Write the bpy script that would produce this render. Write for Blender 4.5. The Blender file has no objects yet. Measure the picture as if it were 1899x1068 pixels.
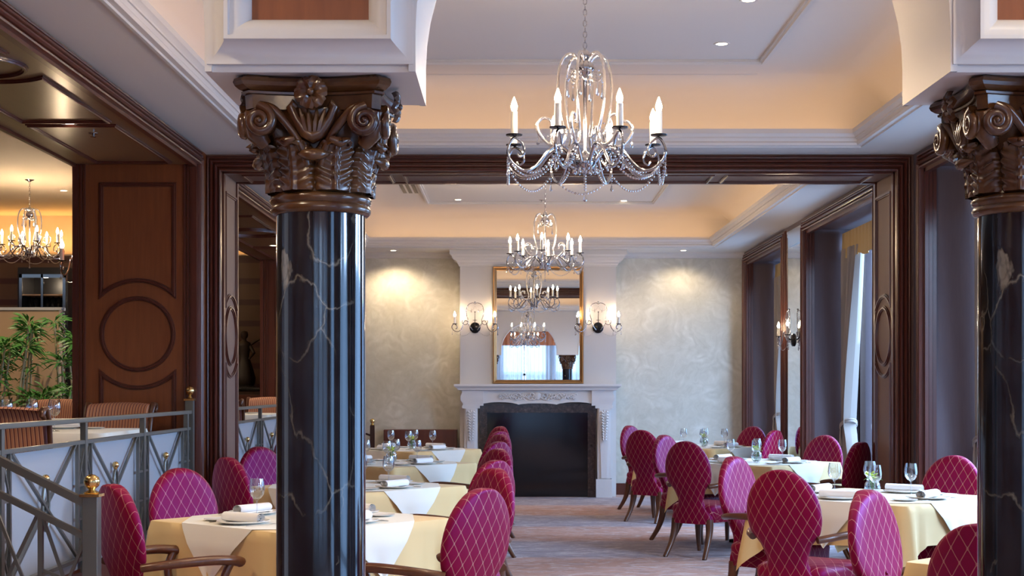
import bpy, math, random
from mathutils import Vector, Matrix
R = math.radians
rnd = random.Random(7)
sc = bpy.context.scene
COL = sc.collection

# ------------------------------------------------------------------ camera, world, light, exposure
FPX, HZ, VX, VY = 2700.0, 1.5, 948.0, 719.0
cam = bpy.data.cameras.new('camera')
cam_o = bpy.data.objects.new('camera', cam)
COL.objects.link(cam_o)
cam_o.location = (0, 0, HZ)
cam_o.rotation_euler = (R(90), 0, 0)
cam.sensor_width = 36.0
cam.lens = FPX / 1899 * 36.0
cam.shift_x = (949.5 - VX) / 1899
cam.shift_y = (VY - 534.0) / 1899
cam.clip_start = 0.05
cam.clip_end = 200
sc.camera = cam_o
sc.view_settings.view_transform = 'Standard'
sc.view_settings.look = 'None'
sc.view_settings.gamma = 1
sc.view_settings.use_curve_mapping = False
sc.view_settings.exposure = 0.42
sc.cycles.use_denoising = True
sc.cycles.max_bounces = 7
sc.cycles.diffuse_bounces = 4
sc.cycles.glossy_bounces = 4
sc.cycles.transmission_bounces = 4
sc.cycles.transparent_max_bounces = 16
sc.cycles.caustics_reflective = False
sc.cycles.caustics_refractive = False
sc.cycles.sample_clamp_indirect = 6
w = bpy.data.worlds.new('world'); sc.world = w
w.use_nodes = True
w.node_tree.nodes['Background'].inputs[0].default_value = (0.33, 0.58, 1.0, 1)
w.node_tree.nodes['Background'].inputs[1].default_value = 4.0

XL, XR, ZC, ZO, ZT = -2.47, 3.26, 3.39, 3.25, 3.91      # room planes: walls, soffit, openings, upper ceiling
YP0, YP1, YB, YE = 11.8, 12.47, 20.45, -4.2              # portal front and back, far wall, end wall behind the camera
YA0, YA1 = 3.74, 4.175                                   # arcade
BAYS = [(17.35, 20.2), (12.95, 16.12), (8.6, 11.5), (4.75, 7.6), (0.9, 3.4), (-3.4, -0.4)]
DAY = (0.50, 0.70, 1.0)
WARM = (1.0, 0.62, 0.27)

def light(kind, name, loc, power, color, rot=(0, 0, 0), **k):
    l = bpy.data.lights.new(name, kind); l.energy = power; l.color = color
    for a, v in k.items(): setattr(l, a, v)
    o = bpy.data.objects.new(name, l); COL.objects.link(o)
    o.location = loc; o.rotation_euler = rot
    return o
# daylight outside the windows of the window wall and of the end wall behind the camera
BAYP = [120, 300, 460, 480, 380, 260]
for (y0, y1), p in zip(BAYS, BAYP):
    light('AREA', 'daylight', (XR + 3.2, (y0 + y1) / 2, 4.0), p * 2.2, DAY, (0, R(60), 0), shape='RECTANGLE', size=3.4, size_y=y1 - y0)
light('AREA', 'daylight', (0.4, YE - 3.0, 3.6), 950, (0.62, 0.78, 1.0), (R(68), 0, 0), shape='RECTANGLE', size=5.4, size_y=3.4)
# light strips lying in the ceiling coves
def cove_strip(x0, x1, y0, y1, z, pw):
    t = 0.20
    for loc, sx, sy, ln in (
            (((x0 + x1) / 2, y0 - t, z), x1 - x0, .05, x1 - x0), (((x0 + x1) / 2, y1 + t, z), x1 - x0, .05, x1 - x0),
            ((x0 - t, (y0 + y1) / 2, z), .05, y1 - y0, y1 - y0), ((x1 + t, (y0 + y1) / 2, z), .05, y1 - y0, y1 - y0)):
        light('AREA', 'cove_light', loc, pw * ln, (1.0, 0.60, 0.30), (R(180), 0, 0), shape='RECTANGLE', size=sx, size_y=sy)
TRAYS = [(-1.95, 2.71, 4.75, 11.36), (-1.95, 2.71, 12.95, 19.5)]
for x0, x1, y0, y1 in TRAYS: cove_strip(x0, x1, y0, y1, ZC + .07, .85)

# ------------------------------------------------------------------ mesh builder
def V3(a): return Vector(a)
class MB:
    def __init__(s): s.v = []; s.f = []
    def add(s, vs, fs):
        b = len(s.v); s.v += [tuple(x) for x in vs]; s.f += [tuple(i + b for i in f) for f in fs]; return s
    def box(s, x0, x1, y0, y1, z0, z1, M=None):
        vs = [(x, y, z) for x in (x0, x1) for y in (y0, y1) for z in (z0, z1)]
        if M: vs = [M @ V3(v) for v in vs]
        return s.add(vs, [(0, 1, 3, 2), (4, 6, 7, 5), (0, 4, 5, 1), (2, 3, 7, 6), (0, 2, 6, 4), (1, 5, 7, 3)])
    def bar(s, a, b, w, h=None, up=(0, 0, 1)):
        a, b = V3(a), V3(b); h = h or w; d = (b - a).normalized(); u = V3(up)
        if abs(d.dot(u)) > .95: u = V3((1, 0, 0))
        r = d.cross(u).normalized(); u = r.cross(d).normalized()
        vs = [p + r * i * w / 2 + u * j * h / 2 for p in (a, b) for i, j in ((-1, -1), (1, -1), (1, 1), (-1, 1))]
        return s.add(vs, [(3, 2, 1, 0), (4, 5, 6, 7), (0, 1, 5, 4), (1, 2, 6, 5), (2, 3, 7, 6), (3, 0, 4, 7)])
    def loft(s, rings, close=True, cap0=True, cap1=True):
        n = len(rings[0]); b = len(s.v)
        for r in rings: s.v += [tuple(p) for p in r]
        for i in range(len(rings) - 1):
            for j in range(n if close else n - 1):
                k = (j + 1) % n
                s.f.append((b + i * n + j, b + i * n + k, b + (i + 1) * n + k, b + (i + 1) * n + j))
        if close and cap0: s.f.append(tuple(b + j for j in reversed(range(n))))
        if close and cap1: s.f.append(tuple(b + (len(rings) - 1) * n + j for j in range(n)))
        return s
    def tube(s, pts, r, n=8, closed=False, flat=1.0, ref=None):
        pts = [V3(p) for p in pts]; m = len(pts)
        rr = r if isinstance(r, (list, tuple)) else [r] * m
        rings = []; u = None
        for i, p in enumerate(pts):
            if closed: d = pts[(i + 1) % m] - pts[i - 1]
            else: d = pts[min(i + 1, m - 1)] - pts[max(i - 1, 0)]
            if d.length < 1e-9: d = V3((0, 0, 1))
            d.normalize()
            if u is None:
                q = V3(ref) if ref else (V3((0, 0, 1)) if abs(d.z) < .9 else V3((1, 0, 0)))
                u = (q - d * q.dot(d)).normalized()
            else:
                u = (u - d * u.dot(d))
                u = u.normalized() if u.length > 1e-6 else d.orthogonal().normalized()
            c = d.cross(u)
            rings.append([p + (u * math.cos(t) * flat + c * math.sin(t)) * rr[i] for t in [2 * math.pi * k / n for k in range(n)]])
        if closed: rings.append(rings[0])
        return s.loft(rings, True, not closed, not closed)
    def lathe(s, prof, n=24, c=(0, 0, 0), cap=True, M=None):
        rings = []
        for r, z in prof:
            ring = [V3((c[0] + r * math.cos(2 * math.pi * k / n), c[1] + r * math.sin(2 * math.pi * k / n), c[2] + z)) for k in range(n)]
            if M: ring = [M @ p for p in ring]
            rings.append(ring)
        return s.loft(rings, True, cap, cap)
    def ball(s, c, r, n=8, m=6, sz=1.0):
        return s.lathe([(max(1e-4, r * math.sin(math.pi * i / m)), -r * sz * math.cos(math.pi * i / m)) for i in range(m + 1)], n, c)
    def frame(s, pts, closed, prof, O, U, V, N):
        # sweep a profile (w outward = left of travel, d along N) along a 2-D path in the plane O,U,V
        O, U, V, N = V3(O), V3(U), V3(V), V3(N); m = len(pts); rings = []
        P = [Vector(p) for p in pts]
        for i in range(m):
            if closed or 0 < i < m - 1:
                d0 = (P[i] - P[i - 1]).normalized(); d1 = (P[(i + 1) % m] - P[i]).normalized()
            elif i == 0: d0 = d1 = (P[1] - P[0]).normalized()
            else: d0 = d1 = (P[-1] - P[-2]).normalized()
            n0 = Vector((-d0.y, d0.x)); n1 = Vector((-d1.y, d1.x))
            M = (n0 + n1) / max(.25, 1 + n0.dot(n1))
            rings.append([O + U * (P[i].x + M.x * a) + V * (P[i].y + M.y * a) + N * d for a, d in prof])
        if closed: rings.append(rings[0])
        return s.loft(rings, False)
    def obj(s, name, mat, parent=None, smooth=False, kind=None, loc=None, bevel=0):
        me = bpy.data.meshes.new(name)
        me.from_pydata(s.v, [], s.f)
        me.materials.append(mat)
        if smooth:
            me.polygons.foreach_set('use_smooth', [True] * len(me.polygons))
            if smooth is not True:
                try: me.set_sharp_from_angle(angle=R(smooth))
                except Exception: pass
        me.update()
        o = bpy.data.objects.new(name, me); COL.objects.link(o)
        if loc: o.location = loc
        if parent: o.parent = parent
        elif kind: o['kind'] = kind
        if bevel:
            b = o.modifiers.new('bevel', 'BEVEL'); b.width = bevel; b.segments = 2; b.limit_method = 'ANGLE'
        return o

def thing(name, label, cat, loc=(0, 0, 0), rz=0, group=None):
    o = bpy.data.objects.new(name, None); COL.objects.link(o)
    o.location = loc; o.rotation_euler = (0, 0, rz); o.empty_display_size = .1
    o['label'] = label; o['category'] = cat; o['kind'] = 'thing'
    if group: o['group'] = group
    return o
def tag(o, label, cat, group=None, kind='thing'):
    o['label'] = label; o['category'] = cat; o['kind'] = kind
    if group: o['group'] = group
    return o
def kids(o): return [c for c in ALLC.get(o.name, ())]
def dup(root, loc, rz, label, group=None):
    r = root.copy(); COL.objects.link(r); r.location = loc; r.rotation_euler = (0, 0, rz)
    r['label'] = label
    if group: r['group'] = group
    def rec(a, b):
        for ch in a.children:
            c = ch.copy(); COL.objects.link(c); c.parent = b; rec(ch, c)
    rec(root, r)
    return r
class Proto:
    # first use places the original, later uses copy it
    def __init__(s, root): s.o = root; s.used = False
    def put(s, loc, rz, label, group=None):
        if not s.used:
            s.used = True; s.o.location = loc; s.o.rotation_euler = (0, 0, rz); s.o['label'] = label
            if group: s.o['group'] = group
            return s.o
        return dup(s.o, loc, rz, label, group)
def spline(pts, k=6, closed=False):
    P = [Vector(p) for p in pts]; n = len(P); out = []
    for i in range(n if closed else n - 1):
        g = (lambda j: P[j % n]) if closed else (lambda j: P[max(0, min(n - 1, j))])
        a, b, c, d = g(i - 1), g(i), g(i + 1), g(i + 2)
        for q in range(k):
            t = q / k
            out.append(.5 * ((2 * b) + (c - a) * t + (2 * a - 5 * b + 4 * c - d) * t * t + (3 * b - a - 3 * c + d) * t ** 3))
    if not closed: out.append(P[-1])
    return out
def at(x, y, Y): return ((x - VX) * Y / FPX, Y, HZ - (y - VY) * Y / FPX)

# ------------------------------------------------------------------ materials
def mat(name, col=(.8, .8, .8), rough=.5, metal=0, **k):
    m = bpy.data.materials.new(name); m.use_nodes = True
    p = m.node_tree.nodes['Principled BSDF']
    p.inputs['Base Color'].default_value = (*col, 1); p.inputs['Roughness'].default_value = rough; p.inputs['Metallic'].default_value = metal
    for a, v in k.items():
        p.inputs[a.replace('_', ' ')].default_value = v
    return m
class NT:
    def __init__(s, m): s.t = m.node_tree; s.p = s.t.nodes.get('Principled BSDF')
    def n(s, typ, **k):
        x = s.t.nodes.new(typ)
        for a, v in k.items():
            if a.startswith('i_'): x.inputs[a[2:].replace('_', ' ')].default_value = v
            else: setattr(x, a, v)
        return x
    def l(s, a, b): s.t.links.new(a, b)
    def coord(s, scale=(1, 1, 1), rot=(0, 0, 0), kind='Object'):
        c = s.n('ShaderNodeTexCoord'); mp = s.n('ShaderNodeMapping'); mp.inputs['Scale'].default_value = scale; mp.inputs['Rotation'].default_value = rot
        s.l(c.outputs[kind], mp.inputs[0]); return mp.outputs[0]
    def math(s, op, a, b=None, clamp=False):
        x = s.n('ShaderNodeMath', operation=op, use_clamp=clamp)
        for i, q in enumerate((a, b)):
            if q is None: continue
            if isinstance(q, (int, float)): x.inputs[i].default_value = q
            else: s.l(q, x.inputs[i])
        return x.outputs[0]
    def mix(s, f, a, b):
        x = s.n('ShaderNodeMix', data_type='RGBA')
        for i, q in ((0, f), (6, a), (7, b)):
            if isinstance(q, (int, float)): x.inputs[i].default_value = q
            elif isinstance(q, tuple): x.inputs[i].default_value = (*q, 1)
            else: s.l(q, x.inputs[i])
        return x.outputs[2]
    def ramp(s, fac, stops):
        x = s.n('ShaderNodeValToRGB'); e = x.color_ramp.elements
        while len(e) < len(stops): e.new(.5)
        for el, (p, c) in zip(e, stops): el.position = p; el.color = (*c, 1) if isinstance(c, tuple) else (c, c, c, 1)
        s.l(fac, x.inputs[0]); return x.outputs[0]
    def noise(s, vec, scale, detail=4, rough=.5, dist=0):
        x = s.n('ShaderNodeTexNoise'); x.inputs['Scale'].default_value = scale; x.inputs['Detail'].default_value = detail
        x.inputs['Roughness'].default_value = rough; x.inputs['Distortion'].default_value = dist
        s.l(vec, x.inputs['Vector']); return x.outputs[0]
    def bump(s, h, strength=.3, dist=.01):
        b = s.n('ShaderNodeBump'); b.inputs['Strength'].default_value = strength; b.inputs['Distance'].default_value = dist
        s.l(h, b.inputs['Height']); s.l(b.outputs[0], s.p.inputs['Normal'])

M = {}
M['white_paint'] = mat('white_paint', (.62, .60, .58), .45)
M['ceiling_paint'] = mat('ceiling_paint', (.68, .64, .60), .6)
M['mantel_stone'] = mat('mantel_stone', (.70, .69, .69), .5)
def wood(name, c1, c2, rough=.32, axis=(1, 1, .06), sc_=18):
    m = mat(name, c1, rough); t = NT(m)
    v = t.coord(axis); n = t.noise(v, sc_, 5, .6, .4)
    t.l(t.mix(t.ramp(n, [(.3, 0.), (.7, 1.)]), c1, c2), t.p.inputs['Base Color'])
    t.p.inputs['Coat Weight'].default_value = .15 if rough < .5 else 0; t.p.inputs['Coat Roughness'].default_value = .25
    if rough >= .5: t.p.inputs['Specular IOR Level'].default_value = .2
    t.bump(n, .05, .004)
    return m
M['mahogany'] = wood('mahogany', (.070, .016, .010), (.11, .028, .015), .3)
M['panel'] = wood('panel', (.19, .050, .014), (.24, .070, .020), .42, (1, 1, .08), 30)
M['jamb_panel'] = wood('jamb_panel', (.19, .108, .080), (.21, .122, .092), .5, (1, 1, .1), 60)
M['bay_panel_daylit'] = wood('bay_panel_daylit', (.135, .105, .118), (.15, .118, .13), .6, (1, 1, .1), 60)  # same brown panelling, with the slate-purple cast of daylight put into its colour
M['soffit_panel'] = wood('soffit_panel', (.20, .115, .055), (.23, .135, .068), .28, (1, .08, 1), 30)
M['chair_wood'] = wood('chair_wood', (.13, .045, .018), (.085, .03, .014), .3, (1, 1, .2), 30)
M['capital'] = wood('capital', (.034, .009, .005), (.105, .046, .014), .22, (1, 1, 1), 9)
M['dark_wood'] = wood('dark_wood', (.03, .012, .008), (.045, .018, .01), .3)
M['brass'] = mat('brass', (.75, .52, .22), .2, 1)
M['gold'] = mat('gold', (.36, .20, .08), .35, .8)
M['rail_metal'] = mat('rail_metal', (.20, .20, .18), .35, .75)
M['chrome'] = mat('chrome', (.46, .46, .49), .12, 1)
M['black_metal'] = mat('black_metal', (.02, .02, .022), .2, .6)
M['black'] = mat('black', (.008, .008, .010), .35)
M['cutlery'] = mat('cutlery', (.75, .74, .72), .18, 1)
M['porcelain'] = mat('porcelain', (.80, .79, .76), .15)
M['napkin'] = mat('napkin', (.82, .81, .80), .8)
M['mirror'] = mat('mirror', (.88, .9, .9), .0, 1)
M['candle'] = mat('candle', (.82, .80, .74), .4)
M['leaf'] = mat('leaf', (.09, .28, .05), .4)
M['stalk'] = mat('stalk', (.45, .38, .22), .6)
M['orchid'] = mat('orchid', (.62, .75, .10), .5)
M['bronze'] = mat('bronze', (.022, .014, .009), .5, 0)
M['sparkle_glass'] = mat('sparkle_glass', (.35, .6, .5), .1, .3)
M['firebox'] = mat('firebox', (.006, .006, .008), .08)
M['tan_wall'] = mat('tan_wall', (.55, .36, .21), .7)
M['amber_paint'] = mat('amber_paint', (.66, .58, .46), .7)

def emis(name, col, st):
    m = bpy.data.materials.new(name); m.use_nodes = True; t = m.node_tree; t.nodes.clear()
    e = t.nodes.new('ShaderNodeEmission'); e.inputs[0].default_value = (*col, 1); e.inputs[1].default_value = st
    o = t.nodes.new('ShaderNodeOutputMaterial'); t.links.new(e.outputs[0], o.inputs[0]); return m
M['bulb'] = emis('bulb', (1.0, .72, .45), 480)
M['sconce_bulb'] = emis('sconce_bulb', (1.0, .72, .45), 240)
M['lamp_disc'] = emis('lamp_disc', (1.0, .80, .55), 14)
def clear_glass(name, tint=(1, 1, 1), base=.06, ior=1.5):
    m = bpy.data.materials.new(name); m.use_nodes = True; t = m.node_tree; t.nodes.clear()
    tr = t.nodes.new('ShaderNodeBsdfTransparent'); tr.inputs[0].default_value = (*tint, 1)
    gl = t.nodes.new('ShaderNodeBsdfGlossy'); gl.inputs['Roughness'].default_value = .03
    fr = t.nodes.new('ShaderNodeLayerWeight'); fr.inputs[0].default_value = .5
    pw = t.nodes.new('ShaderNodeMath'); pw.operation = 'POWER'; pw.inputs[1].default_value = 2.4; t.links.new(fr.outputs['Facing'], pw.inputs[0])
    ad = t.nodes.new('ShaderNodeMath'); ad.inputs[1].default_value = base; ad.use_clamp = True
    mx = t.nodes.new('ShaderNodeMixShader'); o = t.nodes.new('ShaderNodeOutputMaterial')
    t.links.new(pw.outputs[0], ad.inputs[0]); t.links.new(ad.outputs[0], mx.inputs[0])
    t.links.new(tr.outputs[0], mx.inputs[1]); t.links.new(gl.outputs[0], mx.inputs[2]); t.links.new(mx.outputs[0], o.inputs[0]); return m
M['glass'] = clear_glass('glass', (.96, .97, .98), .10)
M['pane'] = clear_glass('pane', (.96, .98, 1), .0)
M['crystal'] = clear_glass('crystal', (.85, .87, .9), .45)
M['water'] = clear_glass('water', (.85, .93, .9), .06, 1.33)

# black marble with pale branching veins
m = mat('black_marble', (.01, .01, .012), .10); M['marble'] = m; t = NT(m)
v = t.coord((1, 1, .55)); d = t.noise(v, 3.2, 5, .6)
vm = t.n('ShaderNodeVectorMath', operation='ADD'); t.l(v, vm.inputs[0])
dn = t.n('ShaderNodeTexNoise'); dn.inputs['Scale'].default_value = 4.5; dn.inputs['Detail'].default_value = 6; t.l(v, dn.inputs['Vector'])
sc2 = t.n('ShaderNodeVectorMath', operation='SCALE'); sc2.inputs['Scale'].default_value = .28; t.l(dn.outputs[1], sc2.inputs[0]); t.l(sc2.outputs[0], vm.inputs[1])
vo = t.n('ShaderNodeTexVoronoi', feature='DISTANCE_TO_EDGE'); vo.inputs['Scale'].default_value = 5.5; t.l(vm.outputs[0], vo.inputs['Vector'])
vein = t.ramp(vo.outputs['Distance'], [(0, 1.), (.007, .6), (.016, .15), (.03, 0.)])
msk = t.ramp(t.noise(v, 5.0, 3), [(.46, 0.), (.62, 1.)])
vein = t.math('MULTIPLY', vein, msk)
blot = t.ramp(t.noise(vm.outputs[0], 7.5, 4, .55), [(.64, 0.), (.69, .5)])
cloud = t.ramp(t.noise(v, 9, 6, .7), [(.45, (.006, .006, .008)), (.75, (.022, .024, .030))])
c = t.mix(t.math('MAXIMUM', t.math('MULTIPLY', vein, .42), blot, True), cloud, (.38, .35, .28))
t.l(c, t.p.inputs['Base Color']); t.p.inputs['Coat Weight'].default_value = .6; t.p.inputs['Coat Roughness'].default_value = .04

m = mat('brown_marble', (.04, .025, .02), .15); M['brown_marble'] = m; t = NT(m)
v = t.coord(); t.l(t.ramp(t.noise(v, 22, 8, .75), [(.35, (.012, .008, .007)), (.55, (.05, .03, .024)), (.75, (.16, .11, .09))]), t.p.inputs['Base Color'])

# shot silk with a woven diamond lattice
def lattice(name, ax):
    m = mat(name, (.5, .02, .1), .42); t = NT(m)
    c = t.n('ShaderNodeUVMap'); c.uv_map = 'UVMap'; sp = t.n('ShaderNodeSeparateXYZ'); t.l(c.outputs[0], sp.inputs[0])
    u, w_ = sp.outputs[0], sp.outputs[1]
    a = t.math('MULTIPLY', u, 1 / .068); b = t.math('MULTIPLY', w_, 1 / .105)
    def ln(x):
        f = t.math('FRACT', x); return t.math('ABSOLUTE', t.math('SUBTRACT', f, .5))
    p = ln(t.math('ADD', a, b)); q = ln(t.math('ADD', t.math('SUBTRACT', a, b), 20))
    far = t.math('MINIMUM', p, q)
    line = t.ramp(far, [(.018, 1.), (.034, 0.)])
    dot = t.ramp(t.math('MAXIMUM', p, q), [(.060, 1.), (.085, 0.)])
    k = t.math('MAXIMUM', line, dot)
    weave = t.noise(t.coord((300, 300, 300)), 1.0, 1)
    base = (.20, .003, .017)
    t.l(t.mix(t.math('MULTIPLY', k, .42), base, (.72, .42, .30)), t.p.inputs['Base Color'])
    t.p.inputs['Specular IOR Level'].default_value = .5; t.p.inputs['Specular Tint'].default_value = (.45, .15, 1.0, 1); t.p.inputs['Roughness'].default_value = .5; t.p.inputs['Sheen Weight'].default_value = .03; t.p.inputs['Sheen Tint'].default_value = (.60, .15, .80, 1); t.p.inputs['Sheen Roughness'].default_value = .35
    t.bump(weave, .15, .0015)
    return m
M['silk_back'] = lattice('silk_back', (0, 2))
M['silk_seat'] = lattice('silk_seat', (0, 1))
def stripe():
    m = mat('striped_fabric', (.5, .2, .1), .7); t = NT(m)
    c = t.n('ShaderNodeTexCoord'); sp = t.n('ShaderNodeSeparateXYZ'); t.l(c.outputs['Object'], sp.inputs[0])
    f = t.math('FRACT', t.math('MULTIPLY', sp.outputs[0], 1 / .024))
    t.l(t.ramp(f, [(0, (.50, .21, .11)), (.5, (.50, .21, .11)), (.56, (.60, .33, .20)), (.70, (.60, .33, .20)), (.74, (.12, .02, .025)), (.95, (.12, .02, .025)), (1., (.5, .21, .11))]), t.p.inputs['Base Color'])
    return m
M['stripe'] = stripe()
def cloth(name, c, sheen=.1):
    m = mat(name, c, .8); t = NT(m); t.p.inputs['Sheen Weight'].default_value = sheen
    t.bump(t.noise(t.coord((1, 1, 1)), 500, 1), .08, .001); return m
M['under_cloth'] = cloth('under_cloth', (.73, .52, .24))
M['over_cloth'] = cloth('over_cloth', (.78, .75, .66))
M['curtain'] = cloth('curtain', (.34, .30, .27)); M['pelmet'] = cloth('pelmet', (.50, .36, .16))
m = cloth('sheer', (.50, .56, .64)); M['sheer'] = m; t = NT(m)
t.p.inputs['Alpha'].default_value = .97; t.p.inputs['Transmission Weight'].default_value = 0
m.node_tree.nodes['Principled BSDF'].inputs['Subsurface Weight'].default_value = 0
tl = t.n('ShaderNodeBsdfTranslucent'); tl.inputs[0].default_value = (.5, .58, .66, 1); mxs = t.n('ShaderNodeMixShader'); mxs.inputs[0].default_value = .3
outn = [x for x in m.node_tree.nodes if x.type == 'OUTPUT_MATERIAL'][0]
t.l(t.p.outputs[0], mxs.inputs[1]); t.l(tl.outputs[0], mxs.inputs[2]); t.l(mxs.outputs[0], outn.inputs[0])

# swirled plaster
m = mat('swirl_plaster', (.6, .55, .45), .42); M['plaster'] = m; t = NT(m)
v = t.coord(); nz = t.n('ShaderNodeTexNoise'); nz.inputs['Scale'].default_value = 1.6; nz.inputs['Detail'].default_value = 3; t.l(v, nz.inputs['Vector'])
s1 = t.n('ShaderNodeVectorMath', operation='SCALE'); s1.inputs['Scale'].default_value = .8; t.l(nz.outputs[1], s1.inputs[0])
a1 = t.n('ShaderNodeVectorMath', operation='ADD'); t.l(v, a1.inputs[0]); t.l(s1.outputs[0], a1.inputs[1])
vo = t.n('ShaderNodeTexVoronoi', feature='SMOOTH_F1'); vo.inputs['Scale'].default_value = 2.3; vo.inputs['Smoothness'].default_value = .15; t.l(a1.outputs[0], vo.inputs['Vector'])
arc = t.math('SINE', t.math('MULTIPLY', vo.outputs['Distance'], 24))
arc = t.math('MULTIPLY', t.math('ADD', t.math('MULTIPLY', arc, .5), .5), t.ramp(t.noise(v, 2.6, 4, .6), [(.4, 0.), (.62, 1.)]))
fine = t.noise(a1.outputs[0], 9, 5, .65, 1.2)
f = t.math('ADD', t.math('MULTIPLY', arc, .15), t.math('ADD', t.math('MULTIPLY', fine, .36), t.math('MULTIPLY', t.noise(a1.outputs[0], 1.5, 3, .5, .6), .42)))
t.l(t.ramp(f, [(.28, (.50, .48, .40)), (.5, (.62, .60, .52)), (.72, (.76, .75, .68))]), t.p.inputs['Base Color'])
t.bump(f, .06, .004)

# carpet: wavy woven bands under large diagonals
m = mat('carpet', (.2, .14, .14), .95); M['carpet'] = m; t = NT(m)
v = t.coord((1, 5, 1)); n1 = t.noise(v, 3.2, 6, .7, .8)
sp = t.n('ShaderNodeSeparateXYZ'); t.l(t.coord(), sp.inputs[0])
bnd = t.math('SINE', t.math('MULTIPLY', sp.outputs[1], 2.2))
bm_ = t.ramp(t.math('ADD', t.math('MULTIPLY', bnd, .5), t.math('ADD', .2, t.math('MULTIPLY', n1, .6))), [(.38, (.29, .25, .28)), (.58, (.44, .25, .19))])
def dg(sx, sy):
    f = t.math('FRACT', t.math('ADD', t.math('ADD', t.math('MULTIPLY', sp.outputs[0], sx), t.math('MULTIPLY', sp.outputs[1], sy)), 40))
    return t.ramp(t.math('ABSOLUTE', t.math('SUBTRACT', f, .5)), [(.008, 1.), (.035, 0.)])
ln = t.math('MULTIPLY', t.math('MAXIMUM', dg(1.3, .42), dg(-1.3, .42)), t.ramp(t.noise(t.coord((3, 3, 1)), 3, 3, .6), [(.4, 0.), (.6, 1.)]))
wv = t.ramp(t.noise(t.coord((1, 2.6, 1)), 3.4, 6, .72, 1.6), [(.50, 0.), (.58, 1.)])
wd = t.ramp(t.noise(t.coord((1, 2.2, 1)), 2.3, 6, .7, 2.0), [(.50, 0.), (.60, 1.)])
c = t.mix(t.math('MULTIPLY', wv, .6), bm_, (.58, .50, .49))
c = t.mix(t.math('MULTIPLY', wd, .35), c, (.16, .10, .10))
c = t.mix(t.math('MULTIPLY', ln, .16), c, (.55, .46, .45))
t.l(c, t.p.inputs['Base Color']); t.bump(t.noise(t.coord((80, 80, 80)), 4, 2), .3, .004)
m = mat('frosted', (.36, .38, .42), .4); M['frosted'] = m
m = mat('banded_wood', (.1, .04, .02), .4); M['banded_wood'] = m; t = NT(m)
sp = t.n('ShaderNodeSeparateXYZ'); t.l(t.coord(), sp.inputs[0])
t.l(t.ramp(t.math('FRACT', t.math('MULTIPLY', sp.outputs[2], 3.2)), [(.0, (.10, .05, .025)), (.68, (.10, .05, .025)), (.72, (.05, .012, .008)), (.95, (.05, .012, .008)), (1, (.1, .05, .025))]), t.p.inputs['Base Color'])
# ------------------------------------------------------------------ room shell
PLZ = 0.42                                              # raised dining level beyond the railing
def struct(mb, name, m, **k): return mb.obj(name, m, kind='structure', **k)
struct(MB().box(XL - .95, XR + 1.2, YE - .2, YB + .1, -.12, 0), 'floor', M['carpet'])
fl2 = MB().box(-10.2, XL - .06, 6.75, 22, PLZ - .1, PLZ).box(-10.2, -2.95, YE, 6.75, PLZ - .1, PLZ)
fl2.box(XL - .10, XL - .06, 6.75, YB, 0, PLZ - .1).box(-2.95, XL - .06, 6.72, 6.75, 0, PLZ - .1)
struct(fl2, 'floor_raised', M['mahogany'])
# stair treads up to the raised level
st = MB()
for i in range(2): st.box(-2.95 + .28 * 0, -2.35 - .30 * i, 5.45, 6.72, .14 * i, .14 * (i + 1))
struct(st, 'trim_2', M['mahogany'])
struct(MB().box(XL - .95, XR + 1.2, YB, YB + .15, 0, 4.2), 'wall_back', M['plaster'])
CASE = [(0, -.02), (0, .030), (.004, .044), (.012, .048), (.018, .044), (.020, .026), (.028, .026), (.031, .046), (.038, .056), (.048, .056), (.055, .046), (.058, .022), (.066, .022), (.069, .034), (.076, .042), (.086, .042), (.092, .034), (.095, .014), (.102, .014), (.105, .026), (.112, .030), (.120, .026), (.124, .010), (.129, .010), (.129, -.01)]
RIDGE = [(-.018, 0), (-.016, .010), (-.008, .010), (-.006, .020), (.006, .020), (.008, .010), (.016, .010), (.018, 0)]
def circ(cx, cz, r, a0=0, a1=-2 * math.pi, n=48):
    return [(cx + r * math.cos(a0 + (a1 - a0) * i / n), cz + r * math.sin(a0 + (a1 - a0) * i / n)) for i in range(n + 1)]
def panel_mould(mb, O, U, V, N, uc, hw, vtop, vc, vbot, r=.268, R2=.40):
    q = math.sqrt(R2 * R2 - hw * hw); th = math.asin(min(1, q / R2))
    mb.frame(circ(uc, vc, r)[:-1], True, RIDGE, O, U, V, N)
    arc = circ(uc, vc, R2, th, math.pi - th, 16)
    if vtop is not None: mb.frame([(uc - hw, vc + q), (uc - hw, vtop), (uc + hw, vtop)] + [(x, z) for x, z in arc[:-1]], True, RIDGE, O, U, V, N)
    arc = circ(uc, vc, R2, math.pi + th, 2 * math.pi - th, 16)
    if vbot is not None: mb.frame([(uc + hw, vc - q), (uc + hw, vbot), (uc - hw, vbot)] + [(x, z) for x, z in arc[:-1]], True, RIDGE, O, U, V, N)

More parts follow.
